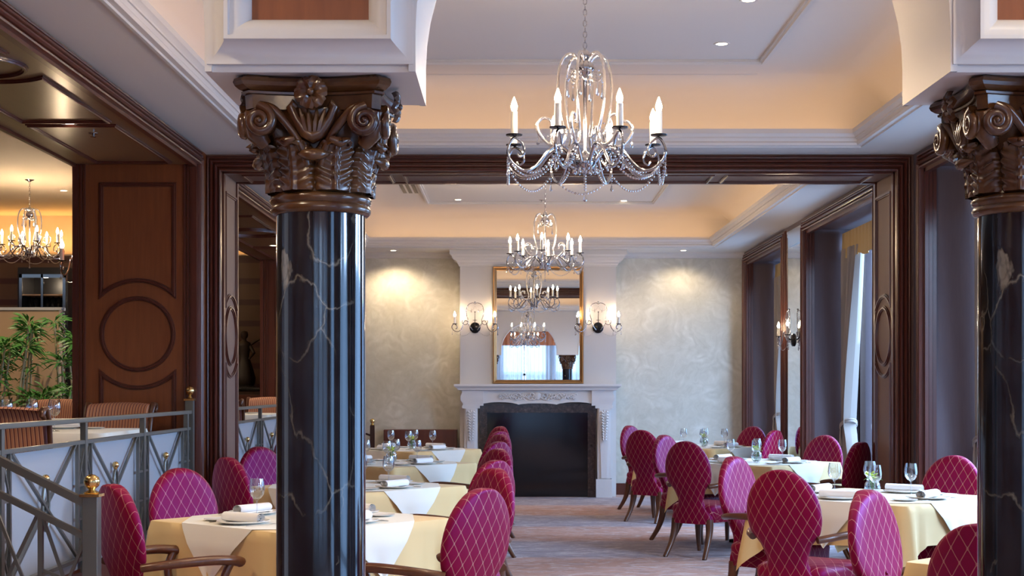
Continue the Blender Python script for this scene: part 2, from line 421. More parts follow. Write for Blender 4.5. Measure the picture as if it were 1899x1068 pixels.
# ceilings: soffit, cornice fascia, lit cove and upper ceiling of each tray
def tray(x0, x1, y0, y1, ya, yb, name):
    pts = [(x0, y0), (x0, y1), (x1, y1), (x1, y0)]
    prof = [(.0, 0), (-.012, .0), (-.020, .018), (-.014, .03), (-.02, .045), (-.045, .075), (-.060, .085), (-.060, .12), (-.035, .12), (-.035, .05), (.30, .05), (.33, .10), (.325, .20), (.30, .29), (.22, .39), (.10, .47), (-.05, .51), (-.2, ZT - ZC)]
    mb = MB().frame(pts, True, prof, (0, 0, ZC), (1, 0, 0), (0, 1, 0), (0, 0, 1))
    struct(mb, name, M['ceiling_paint'], smooth=35)
    c = MB().box(x0 + .1, x1 - .1, y0 + .1, y1 - .1, ZT, ZT + .05)
    so = c
    so.box(XL - .02, x0, ya, yb, ZC, ZC + .02).box(x1, XR + .02, ya, yb, ZC, ZC + .02).box(x0, x1, ya, y0, ZC, ZC + .02).box(x0, x1, y1, yb, ZC, ZC + .02)
    # dropped panel moulding and bed mouldings
    xa, xb, yc, yd = x0 + .87, x1 - .86, y0 + .9, y1 - .65
    struct(c, name + '_soffit', M['ceiling_paint'])
    m2 = MB().frame([(xa, yc), (xa, yd), (xb, yd), (xb, yc)], True, [(-.03, 0), (-.03, -.02), (-.015, -.02), (-.01, -.035), (.01, -.035), (.015, -.02), (.03, -.02), (.03, 0)], (0, 0, ZT), (1, 0, 0), (0, 1, 0), (0, 0, 1))
    m2.frame([(x0 - .035, y0 - .035), (x0 - .035, y1 + .035), (x1 + .035, y1 + .035), (x1 + .035, y0 - .035)], True, [(-.012, 0), (-.008, -.012), (.012, -.012), (.016, 0)], (0, 0, ZC), (1, 0, 0), (0, 1, 0), (0, 0, 1))
    struct(m2, 'trim_3', M['white_paint'])
tray(*TRAYS[0], YA1 - .1, YP0 + .02, 'ceiling_near')
tray(*TRAYS[1], YP1 - .02, YB, 'ceiling_far')
struct(MB().box(XL - .02, XR + .02, YE - .1, YA0 + .1, ZC, ZC + .05), 'ceiling_front', M['ceiling_paint'])
struct(MB().box(-10.2, XL - .5, YE, 22, 4.10, 4.15), 'ceiling_raised', M['amber_paint'])
# crown over the far wall
cr = MB().frame([(XL, 0), (XR, 0)], False, [(0, .02), (0, .10), (-.02, .095), (-.05, .05), (-.07, .045), (-.075, .0)], (0, YB, ZC), (1, 0, 0), (0, 0, 1), (0, -1, 0))
struct(cr, 'trim_4', M['white_paint'], smooth=30)

# portal between the two rooms
pm = MB().box(XL - .95, XR + 1.2, YP0, YP1, ZO, 4.15).box(-3.42, -2.343, YP0, YP1, 0, ZO).box(3.11, XR + 1.0, YP0, YP1, 0, ZO)
struct(pm, 'wall_portal', M['jamb_panel'])
tr = MB()
for y, s in ((YP0, -1), (YP1, 1)):
    P = [(-2.343, 0), (-2.343, ZO), (3.11, ZO), (3.11, 0)]
    if s < 0: tr.frame(P, False, CASE, (0, y, 0), (1, 0, 0), (0, 0, 1), (0, -1, 0))
    else: tr.frame(P, False, CASE, (0, y, 0), (1, 0, 0), (0, 0, 1), (0, 1, 0))
    # bead around the reveal edge
    yy = y + .045 * (1 if s < 0 else -1)
    for x, n in ((-2.343, 1), (3.11, -1)): tr.box(min(x, x + n * .012), max(x, x + n * .012), yy - .03, yy + .03, 0, ZO)
    tr.box(-2.343, 3.11, yy - .03, yy + .03, ZO - .012, ZO)
ym = (YP0 + YP1) / 2
panel_mould(tr, (-2.343, 0, 0), (0, 1, 0), (0, 0, 1), (1, 0, 0), ym, .235, 3.10, 1.93, .75, .235, .335)
panel_mould(tr, (3.11, 0, 0), (0, -1, 0), (0, 0, 1), (-1, 0, 0), -ym, .235, 3.10, 1.93, .35, .235, .335)
xs = [-2.2, -1.2, .05, 1.3, 2.15, 3.0]
for i, (a, b) in enumerate(((-2.2, -1.0), (-.88, 1.66), (1.78, 2.96))):
    tr.frame([(a, YP0 + .12), (a, YP1 - .12), (b, YP1 - .12), (b, YP0 + .12)], True, [(w_, -d) for w_, d in RIDGE], (0, 0, ZO), (1, 0, 0), (0, 1, 0), (0, 0, 1))
struct(tr, 'trim_5', M['mahogany'], smooth=30)

# left wall: piers, headers, wide openings to the raised level
OP = [(4.75, 11.40), (12.90, 19.9)]
lw = MB().box(-3.42, XL, YE, OP[0][0], 0, 4.15).box(-3.42, XL, OP[1][1], YB, 0, 4.15)
struct(lw, 'wall_left', M['mahogany'])
hd = MB()
for a, b in OP: hd.box(-3.42, XL, a, b, ZO, 4.15)
struct(hd, 'wall_left_header', M['soffit_panel'])
struct(MB().box(-3.42, XL, 11.40, YP0, 0, 4.15).box(-3.42, XL, YP1, 12.90, 0, 4.15), 'wall_left_piers', M['panel'])
tl_ = MB()
for a, b in OP:
    tl_.frame([(a, 0), (a, ZO), (b, ZO), (b, 0)], False, CASE, (XL, 0, 0), (0, 1, 0), (0, 0, 1), (1, 0, 0))
    for x0, x1 in ((XL - .03, XL + .012), (-3.43, -3.40)):
        tl_.box(x0, x1, b - .022, b, PLZ, ZO).box(x0, x1, a, a + .022, PLZ, ZO).box(x0, x1, a, b, ZO - .022, ZO)
    # fluted bands beside the jamb panel
    for x in (-3.40, -3.37, -3.345, -2.56, -2.535, -2.51, -2.49): tl_.box(x, x + .014, b - .018, b, PLZ, ZO)
    panel_mould(tl_, (0, b, 0), (1, 0, 0), (0, 0, 1), (0, -1, 0), -2.925, .285, 3.09, 1.92, .95, .28, .42)
    # soffit: long panels with concave ends around circles
    N = (0, 0, -1)
    y = b - .16
    O_ = (0, 0, ZO); U_ = (1, 0, 0); V_ = (0, 1, 0)
    rect = lambda u0, u1, v0, v1: tl_.frame([(u0, v0), (u0, v1), (u1, v1), (u1, v0)], True, RIDGE, O_, U_, V_, N)
    rect(-3.21, -2.64, b - 1.72, b - .14)
    k = b - 3.52
    while k > a + .9:
        panel_mould(tl_, O_, U_, V_, N, -2.925, .285, min(k + 1.68, b - 1.86), k, max(k - 1.6, a + .15), .28, .42)
        k -= 3.5
struct(tl_, 'trim_6', M['mahogany'], smooth=30)
# low wall under the wide openings where no railing step occurs
# right wall: piers, header, bays with windows
rw = MB()
ed = [YE] + [v for b in reversed(BAYS) for v in b] + [YB]
for i in range(0, len(ed), 2): rw.box(XR, XR + .95, ed[i], ed[i + 1], 0, ZO)
rw.box(XR, XR + .95, YE, YB, ZO, 4.15)
struct(rw, 'wall_right', M['bay_panel_daylit'])
tq = MB()
for a, b in BAYS:
    P = [(-b, 0), (-b, ZO), (-a, ZO), (-a, 0)]
    tq.frame(P, False, [(w_ - .02, d) for w_, d in CASE], (XR, 0, 0), (0, -1, 0), (0, 0, 1), (-1, 0, 0))
    for k, dx in enumerate((.03, .065, .10)):          # stepped inner mouldings of the casing
        t_ = .05 - .014 * k
        tq.box(XR + dx - .035, XR + dx - .006, b - t_, b, 0, ZO).box(XR + dx - .035, XR + dx - .006, a, a + t_, 0, ZO).box(XR + dx - .035, XR + dx - .006, a, b, ZO - t_, ZO)
struct(tq, 'trim_7', M['mahogany'], smooth=30)
for i, (a, b) in enumerate(BAYS):
    x = XR + .62
    f = MB()
    for y in (a + .03, (a + b) / 2 - .6, (a + b) / 2 + .6, b - .03): f.box(x - .03, x + .03, y - .03, y + .03, 0, ZO)
    for z in (.03, .5, 3.2): f.box(x - .028, x + .028, a, b, z - .03, z + .03)
    wo = struct(f, 'window_%d' % (i + 1), M['dark_wood'])
    MB().box(x - .004, x + .004, a, b, 0, ZO).obj('window_glass', M['pane'], wo)
# baseboards
struct(MB().box(1.44, XR, YB - .03, YB, 0, .16).box(XL, XL + .69, YB - .03, YB, 0, .16), 'baseboard_back', M['mahogany'])
# end wall behind the camera with three windows
ew = MB().box(XL - .95, -2.0, YE - .2, YE, 0, 4.15).box(2.8, XR + 1.2, YE - .2, YE, 0, 4.15).box(-2, 2.8, YE - .2, YE, 3.05, 4.15).box(-2, 2.8, YE - .2, YE, 0, .25)
ew.box(-.5, -.3, YE - .2, YE, .25, 3.05).box(1.1, 1.3, YE - .2, YE, .25, 3.05)
struct(ew, 'wall_front', M['white_paint'])
for i, (a, b) in enumerate(((-2, -.5), (-.3, 1.1), (1.3, 2.8))):
    f = MB()
    for x in (a + .03, (a + b) / 2, b - .03): f.box(x - .03, x + .03, YE - .12, YE - .06, .25, 3.05)
    for z in (.28, 1.9, 3.02): f.box(a, b, YE - .12, YE - .06, z - .03, z + .03)
    wo = struct(f, 'window_%d' % (i + 7), M['white_paint'])
    MB().box(a, b, YE - .095, YE - .088, .25, 3.05).obj('window_glass', M['pane'], wo)
# raised room outer walls
oz = MB().box(-10.2, XL - .95, 21.5, 21.7, PLZ, 3.45).box(-10.3, -10.15, YE, 21.6, PLZ, 3.45)
oz.box(-3.42, -3.35, YB, 22.1, 0, 4.15)
struct(oz, 'wall_raised', M['banded_wood'])
struct(MB().box(-10.2, XL - .95, 22.0, 22.1, 3.2, 4.15).box(-10.5, -10.4, YE, 22, 3.2, 4.15).box(-10.2, XL - .95, YE - .1, YE, PLZ, 4.15)
       .box(-10.2, XL - .95, 21.48, 22.0, 3.45, 3.47), 'wall_raised_cove', M['amber_paint'])
light('AREA', 'cove_light', (-6.8, 21.75, 3.5), 30, (1, .5, .14), (R(180), 0, 0), shape='RECTANGLE', size=6.2, size_y=.1)

# arcade on the columns
ACX = [-.515, 1.395]
AH, AR, AS = .27, .685, 2.31                            # half pier, arch radius, impost soffit height
xs_ = [-.515 - 1.91, -.515, 1.395, 1.395 + 1.91]
ar = MB()
top = ZC + .05
zs = 2.414
for i in range(3):
    a, b = xs_[i] + AH, xs_[i + 1] - AH
    c_, r_ = (a + b) / 2, (b - a) / 2
    pts = [(c_ - r_, AS)] + [(c_ - r_ * math.cos(math.pi * k / 32), zs + r_ * math.sin(math.pi * k / 32)) for k in range(33)] + [(c_ + r_, AS)]
    for y in (YA0, YA1):
        vs = [(x, y, z) for x, z in pts] + [(x, y, top) for x, z in pts]
        n = len(pts); ar.add(vs, [(k, k + 1, n + k + 1, n + k) for k in range(n - 1)])
    n = len(pts); ar.add([(x, y, z) for y in (YA0, YA1) for x, z in pts], [(k, k + 1, n + k + 1, n + k) for k in range(n - 1)])
for x in xs_:
    for y in (YA0, YA1): ar.add([(x - AH, y, AS), (x + AH, y, AS), (x + AH, y, top), (x - AH, y, top)], [(0, 1, 2, 3)])
    ar.add([(x - AH, YA0, AS), (x + AH, YA0, AS), (x + AH, YA1, AS), (x - AH, YA1, AS)], [(0, 1, 2, 3)])
for s in (0, 3):
    xa, xb = (XL, xs_[0] + AH) if s == 0 else (xs_[3] - AH, XR)
    ar.box(xa, xb, YA0, YA1, 0, AS)
struct(ar, 'wall_arcade', M['white_paint'], smooth=30)
# thin edge bead round each arch, front and back, and framed upholstered panels on the front of the piers
ab = MB()
for i in range(3):
    a, b = xs_[i] + AH, xs_[i + 1] - AH; c_, r_ = (a + b) / 2, (b - a) / 2
    pts = [(c_ - r_, AS)] + [(c_ - r_ * math.cos(math.pi * k / 32), zs + r_ * math.sin(math.pi * k / 32)) for k in range(33)] + [(c_ + r_, AS)]
    for y, n in ((YA0, -1), (YA1, 1)):
        ab.frame(pts, False, [(0, 0), (0, .012), (.018, .012), (.018, 0)], (0, y, 0), (1, 0, 0), (0, 0, 1), (0, n, 0))
for x in xs_[1:3]:
    pr = [(0, 0), (0, .012), (.006, .024), (.014, .036), (.024, .046), (.036, .052), (.048, .054), (.051, .066), (.061, .067), (.063, .052), (.072, .038), (.084, .026), (.098, .018), (.108, .016), (.114, .016), (.114, 0)]
    P = [(x - .150, zs + .9), (x - .150, 2.442), (x + .150, 2.442), (x + .150, zs + .9)]
    P = P[::-1]
    ab.frame(P[::-1], False, [(-a_, d_) for a_, d_ in pr], (0, YA0, 0), (1, 0, 0), (0, 0, 1), (0, -1, 0))
struct(ab, 'trim_8', M['white_paint'], smooth=30)
pn = MB()
for x in xs_[1:3]: pn.box(x - .150, x + .150, YA0 - .006, YA0, 2.442, 3.30)
struct(pn, 'trim_9', M['panel'])
# ------------------------------------------------------------------ marble columns with carved capitals
def spiral(turns=1.75, r0=.036, r1=.006, n=40, a0=math.pi / 2, s=1):
    return [((r0 + (r1 - r0) * (i / n) ** .85) * math.cos(a0 + s * 2 * math.pi * turns * i / n), (r0 + (r1 - r0) * (i / n) ** .85) * math.sin(a0 + s * 2 * math.pi * turns * i / n)) for i in range(n + 1)]
def make_column():
    t = thing('column', '', 'column')
    r = .1205
    MB().lathe([(.0, .14), (r + .035, .14), (r + .045, .15), (r + .045, .17), (r + .03, .185), (r + .012, .20), (r + .012, .22), (r + .02, .235), (r + .012, .25), (r, .26), (r, 1.95), (r, 1.985), (0, 1.985)], 48).obj('shaft', M['marble'], t, smooth=40)
    MB().box(-.18, .18, -.18, .18, 0, .08).lathe([(0, .08), (.17, .08), (.178, .10), (.17, .125), (.15, .14), (0, .14)], 40).obj('base', M['capital'], t, smooth=40)
    bell = MB().lathe([(0, 1.96), (.128, 1.965), (.134, 1.972), (.136, 1.980), (.132, 1.988), (.130, 1.991), (.136, 1.998), (.138, 2.006), (.134, 2.014), (.126, 2.018), (.124, 2.03), (.126, 2.08), (.132, 2.13), (.142, 2.17), (.156, 2.20), (.165, 2.215), (.165, 2.23), (0, 2.23)], 48)
    cap = bell.obj('capital', M['capital'], t, smooth=50)
    # abacus with concave sides and cut corners
    def aring(h, z, cc):
        out = []
        for q in range(4):
            A = Matrix.Rotation(q * math.pi / 2, 3, 'Z')
            for k in range(9):
                u = -1 + k / 4; x = u * (h - cc); y = -(h - .030 * (1 - u * u))
                out.append(A @ V3((x, y, z)))
        return [V3((p.x, p.y, z)) for p in out]
    rings = [aring(.125, 2.19, .02), aring(.158, 2.222, .02), aring(.176, 2.226, .022), aring(.178, 2.262, .022), aring(.186, 2.264, .024), aring(.187, 2.270, .024), aring(.182, 2.272, .024), aring(.192, 2.276, .026), aring(.202, 2.284, .028), aring(.206, 2.293, .028), aring(.203, 2.302, .028), aring(.192, 2.3098, .026)]
    MB().loft(rings).obj('abacus', M['capital'], cap, smooth=25)
    # volutes: two scrolls on each face, each pair of neighbours sharing a corner drum
    for q in range(4):
        A = Matrix.Rotation(q * math.pi / 2, 4, 'Z')
        for sx in (-1, 1):
            mb = MB(); cx, cz, y0 = sx * .136, 2.192, -.182
            sp = spiral(1.9, .038, .004, 46, math.pi / 2, sx)
            # stem rising from the middle of the bell into the scroll
            stem = [(sx * .018, 2.085), (sx * .026, 2.115), (sx * .045, 2.155), (sx * .075, 2.195), (sx * .105, 2.224)]
            path = [V3((u, 0, z)) for u, z in stem] + [V3((cx + x, 0, cz + z)) for x, z in sp]
            path = spline(path[:6], 4)[:-1] + path[5:]
            n = len(path); w0 = [.010 + .004 * min(1, i / 20) if i < n * .5 else .014 - .009 * (i - n * .5) / (n * .5) for i in range(n)]
            pts = []
            for i, p in enumerate(path):
                s_ = min(1, i / 20); yy = -.140 + (y0 + .140) * s_
                if i > 22: yy -= .010 * (i - 22) / (n - 22)
                pts.append(V3((p.x, yy, p.z)))
            mb.tube(pts, w0, 8)
            # disc behind the coil and the drum reaching round the corner
            mb.lathe([(.0, 0), (.036, 0), (.038, -.008), (.033, -.03), (.036, -.05), (0, -.05)], 20, M=Matrix.Translation((cx, y0 + .004, cz)) @ Matrix.Rotation(R(90), 4, 'X'))
            mb.ball((cx, y0 - .012, cz), .008)
            mb.v = [tuple(A @ V3(v)) for v in mb.v]
            mb.obj('volute', M['capital'], cap, smooth=50)
        # corner tongue under each abacus horn
        mb = MB(); mb.tube([(.130, -.130, 2.14), (.150, -.150, 2.165), (.152, -.152, 2.20), (.160, -.160, 2.225)], [.02, .030, .032, .022], 10)
        mb.v = [tuple(A @ V3(v)) for v in mb.v]; mb.obj('corner_scroll', M['capital'], cap, smooth=50)
        # rosette and bud
        mb = MB()
        for k in range(6):
            a = k * math.pi / 3 + .3
            M4 = Matrix.Translation((0, -.196, 2.262)) @ Matrix.Rotation(a, 4, 'Y')
            ring = []
            for i in range(6):
                s_ = i / 5; wd = .004 + .017 * math.sin(min(1, s_ * 1.1) * math.pi * .72); rr = .004 + .040 * s_
                ring.append([M4 @ V3((x, -.006 - dy - .008 * math.sin(s_ * 3), rr - abs(x) * .25)) for x, dy in ((-wd, 0), (-wd * .5, .006), (0, .001), (wd * .5, .006), (wd, 0), (0, -.01))])
            mb.loft(ring)
        mb.ball((0, -.212, 2.262), .0105)
        mb.v = [tuple(A @ V3(v)) for v in mb.v]; mb.obj('rosette', M['capital'], cap, smooth=50)
        mb = MB()
        mb.tube([(-.045, -.166, 2.232), (-.052, -.176, 2.24), (-.058, -.17, 2.232), (-.044, -.165, 2.20), (-.02, -.16, 2.165), (0, -.158, 2.155), (.02, -.16, 2.165), (.044, -.165, 2.20), (.058, -.17, 2.232), (.052, -.176, 2.24), (.045, -.166, 2.232)], [.008, .010, .012, .013, .018, .020, .018, .013, .012, .010, .008], 8)
        for x in (-.022, -.008, .008, .022): mb.tube([(x * .6, -.166, 2.155), (x, -.176, 2.19), (x * 1.5, -.172, 2.225)], [.008, .008, .003], 6)
        mb.tube([(-.042, -.148, 2.112), (-.022, -.166, 2.108), (0, -.170, 2.106), (.022, -.166, 2.108), (.042, -.148, 2.112)], [.004, .014, .017, .014, .004], 8)
        mb.v = [tuple(A @ V3(v)) for v in mb.v]; mb.obj('bud', M['capital'], cap, smooth=50)
    # acanthus leaves with cut lobes and curled tips
    for q in range(8):
        a = q * math.pi / 4 + math.pi / 8
        H = .150
        rows = []
        NU, NV = 22, 40
        for j in range(NV + 1):
            s_ = j / NV; row = []
            for i in range(NU + 1):
                u = -1 + 2 * i / NU
                lob = .5 + .5 * math.sin((s_ * 6.0 - abs(u) * 1.15) * 2 * math.pi)
                ww = (.050 + .006 * math.sin(s_ * math.pi)) * (1 if s_ < .8 else 1 - (s_ - .8) * 1.8) * (1 - .10 * (1 - lob) * (abs(u) > .8))
                z = 2.02 + H * s_ * (1 - .06 * abs(u))
                base_r = .126 + .034 * max(0, s_ - .35) ** 1.3 * 1.4
                rel = .010 + .010 * (1 - abs(u)) ** .5 + .009 * lob * abs(u) ** .6 * min(1, s_ * 5)
                if abs(u) < .10: rel += .007
                if abs(u) > .97: rel -= .014
                curl = max(0, s_ - .82) / .18
                rr = base_r + rel + .026 * curl ** 2 * (1 - .5 * abs(u))
                z2 = z - .030 * curl ** 3
                th = a + u * ww / rr
                row.append(V3((rr * math.cos(th), rr * math.sin(th), z2)))
            rows.append(row)
        mb = MB().loft(rows, False)
        tip = .126 + .034 * .65 ** 1.3 * 1.4 + .036
        tx, ty = math.cos(a), math.sin(a)
        px, py = -ty, tx
        mb.tube([(tx * tip * .97 + px * k * .018, ty * tip * .97 + py * k * .018, 2.138 + .006 * abs(k)) for k in (-1.6, -.9, 0, .9, 1.6)], [.005, .011, .014, .011, .005], 8)
        mb.obj('acanthus_leaf', M['capital'], cap, smooth=60)
    return t
col = Proto(make_column())
col.put((-.5165, 3.955, 0), 0, 'black veined marble column with carved brown capital standing beside the railing-side tables')
col.put((1.392, 3.955, 0), 0, 'black marble column with carved capital, partly cut by the picture edge near the windows')

# ------------------------------------------------------------------ fireplace wall
FY = 20.05
t = thing('chimney_breast', 'white plastered chimney breast with crown moulding, behind the framed mirror', 'chimney breast', (.375, FY, 0))
MB().box(-1.08, 1.07, 0, YB - FY, 0, 3.38).obj('breast', M['white_paint'], t)
pr = [(0, .0), (0, .02), (-.0, .02)]
cw = MB()
crown = [(.0, 3.17), (.012, 3.17), (.016, 3.19), (.03, 3.205), (.034, 3.225), (.06, 3.25), (.09, 3.262), (.105, 3.285), (.108, 3.305), (.135, 3.325), (.14, 3.345), (.14, 3.388)]
rings = []
for d, z in crown: rings.append([V3((-1.08 - d, YB - FY, z)), V3((-1.08 - d, -d, z)), V3((1.07 + d, -d, z)), V3((1.07 + d, YB - FY, z))])
cw.loft(rings, False).obj('crown', M['white_paint'], t, smooth=20)
t = thing('fireplace', 'white carved stone mantelpiece around the dark marble firebox on the far wall', 'fireplace', (.36, FY, 0))
S_ = FPX / FY
fx = lambda px: (px - VX) / S_ - .36
fz = lambda py: HZ - (py - VY) / S_
sh = []
for d, z in [(.02, fz(724)), (.05, fz(723)), (.055, fz(720)), (.09, fz(717)), (.10, fz(716)), (.10, fz(712))]: sh.append([V3((-1.04 - d, .0, z)), V3((-1.04 - d, -.16 - d, z)), V3((1.04 + d, -.16 - d, z)), V3((1.04 + d, .0, z))])
MB().loft(sh).obj('shelf', M['mantel_stone'], t, smooth=20)
# frieze with a scalloped lower edge
N_ = 60; pts = []
for i in range(N_ + 1):
    u = -1 + 2 * i / N_; x = u * .78
    z = fz(750) + .035 * (abs(math.cos(u * math.pi * 1.5)) ** .7) * (1 if abs(u) > .33 else .55)
    pts.append((x, z))
f = MB(); zt_ = fz(724)
vs = [(x, -.15, z) for x, z in pts] + [(x, -.15 + .02, zt_) for x, z in pts] + [(x, -.02, z) for x, z in pts]
n = N_ + 1
f.add(vs, [(k, k + 1, n + k + 1, n + k) for k in range(N_)] + [(k, 2 * n + k, 2 * n + k + 1, k + 1) for k in range(N_)])
for s in (-1, 1):
    rr = [(1.04, zt_, .17), (1.03, fz(728), .165), (1.055, fz(735), .175), (1.05, fz(742), .17), (1.02, fz(748), .16), (1.02, fz(752), .16)]
    rg = [[V3((s * .74, 0, z)), V3((s * .74, -d, z)), V3((s * x, -d, z)), V3((s * x, 0, z))] for x, z, d in rr]
    f.loft(rg)
fr_ = f.obj('frieze', M['mantel_stone'], t, smooth=25)
cv = MB()
for k in range(46):
    u = -1 + 2 * k / 45; x = u * .52; z = (zt_ + fz(752)) / 2 + .02 + .022 * math.sin(k * 2.4); s = 1 if k % 2 else -1
    r0 = .030 * (1.15 - .5 * abs(u))
    cv.tube([(x + r0 * math.cos(a) * (1 - a / 9), -.158, z + s * r0 * math.sin(a) * (1 - a / 9)) for a in [q * .7 for q in range(9)]], [.013 - .001 * q for q in range(9)], 5)
cv.lathe([(0, 0), (.05, 0), (.045, .016), (.02, .024), (0, .024)], 12, M=Matrix.Translation((0, -.15, (zt_ + fz(752)) / 2 + .03)) @ Matrix.Rotation(R(90), 4, 'X'))
cv.obj('carved_ornament', M['mantel_stone'], fr_, smooth=50)
for s in (-1, 1):
    x0, x1 = .80, 1.02
    p = MB().box(s * x0, s * x1, -.15, 0, 0, fz(887)).box(s * (x0 + .02), s * (x1 - .02), -.13, 0, fz(887), fz(757)).box(s * (x0 - .01), s * (x1 + .01), -.16, 0, fz(757), fz(752)).box(s * (x0 + .005), s * (x1 - .005), -.145, 0, fz(892), fz(887))
    # tapering console shape standing out from the jamb
    rg = []
    for z, hw, d in ((fz(886), .040, .150), (fz(850), .045, .150), (fz(820), .055, .155), (fz(790), .066, .165), (fz(765), .072, .185), (fz(757), .070, .185)):
        c_ = s * (x0 + x1) / 2; rg.append([V3((c_ - hw, -.12, z)), V3((c_ - hw, -d, z)), V3((c_ + hw, -d, z)), V3((c_ + hw, -.12, z))])
    p.loft(rg)
    pl = p.obj('pilaster', M['mantel_stone'], t, smooth=20)
    cv = MB(); c_ = s * (x0 + x1) / 2
    for k in range(11):
        z = fz(763 + k * 5.0); wd = .058 - .0032 * k
        for e in (-1, 1): cv.tube([(c_ + e * .006, -.188, z - .02), (c_ + e * wd * .6, -.19, z), (c_ + e * wd, -.176, z - .012), (c_ + e * wd * .9, -.178, z - .03)], [.012, .014, .012, .004], 6)
    cv.tube([(c_, -.186, fz(760)), (c_, -.182, fz(822))], [.009, .004], 6)
    cv.obj('carved_ornament', M['mantel_stone'], pl, smooth=50)
MB().box(-.80, .80, -.09, -.03, fz(765), fz(748)).box(-.80, -.69, -.09, -.03, 0, fz(765)).box(.69, .80, -.09, -.03, 0, fz(765)).obj('marble_surround', M['brown_marble'], t)
MB().box(-.69, .69, -.045, -.03, .005, fz(765)).obj('fire_screen', M['firebox'], t)
t = thing('wall_mirror', 'large rectangular mirror in a slim gilt frame standing on the mantelpiece', 'mirror', (.36, FY, 0))
x0, x1, z0, z1 = fx(914), fx(1082), fz(711.5), fz(494.5)
MB().frame([(x0 + .05, z0 + .05), (x0 + .05, z1 - .05), (x1 - .05, z1 - .05), (x1 - .05, z0 + .05)], True, [(0, -.01), (-.004, .012), (.008, .025), (.02, .03), (.03, .045), (.045, .045), (.05, .03), (.05, -.002)], (0, 0, 0), (1, 0, 0), (0, 0, 1), (0, -1, 0)).obj('frame', M['gold'], t, smooth=20)
g = MB().box(x0 + .04, x1 - .04, -.012, -.004, z0 + .04, z1 - .04)
g.obj('mirror_glass', M['mirror'], t)
# mirror pier between the two far windows
ym0, ym1 = 16.27, 17.2
tag(MB().box(XR - .012, XR - .001, ym0 + .04, ym1 - .04, .05, 3.33).obj('pier_mirror', M['mirror']), 'tall frameless mirror on the pier between the two far windows', 'mirror')
tag(MB().box(XL + .70, XL + 1.72, YB - .26, YB - .035, 0, .92).obj('low_cabinet', M['mahogany'], bevel=.008), 'low dark red wooden cabinet against the far wall beside the fireplace', 'cabinet')
# ------------------------------------------------------------------ chandeliers and wall lights
def candle_on(parent, x, y, z, h=.125, s=1.0, bulb='bulb'):
    p = MB().lathe([(.0, 0), (.040 * s, .004), (.042 * s, .010), (.030 * s, .006), (.012 * s, .006), (0, .006)], 16, (x, y, z)).obj('drip_pan', M['black_metal'], parent, smooth=50)
    MB().lathe([(0, .006), (.0165, .006), (.0165, h), (0, h)], 12, (x, y, z)).obj('candle', M['candle'], parent, smooth=40)
    MB().lathe([(.009, h), (.015, h + .014), (.016, h + .028), (.010, h + .048), (.004, h + .064), (.0005, h + .072)], 10, (x, y, z)).obj('bulb', M[bulb], parent, smooth=50)
def beads(mb, a, b, sag, n, r=.0072):
    a, b = V3(a), V3(b)
    for i in range(n + 1):
        t = i / n; p = a.lerp(b, t); p.z -= sag * 4 * t * (1 - t); mb.ball(p, r, 6, 4)
def drop(mb, p, h=.06, r=.008):
    mb.lathe([(.0005, 0), (.002, -.012), (r * .55, -.016), (.002, -.02), (r * .5, -h * .6), (r, -h * .88), (r * .6, -h), (.0004, -h * 1.02)], 7, p)
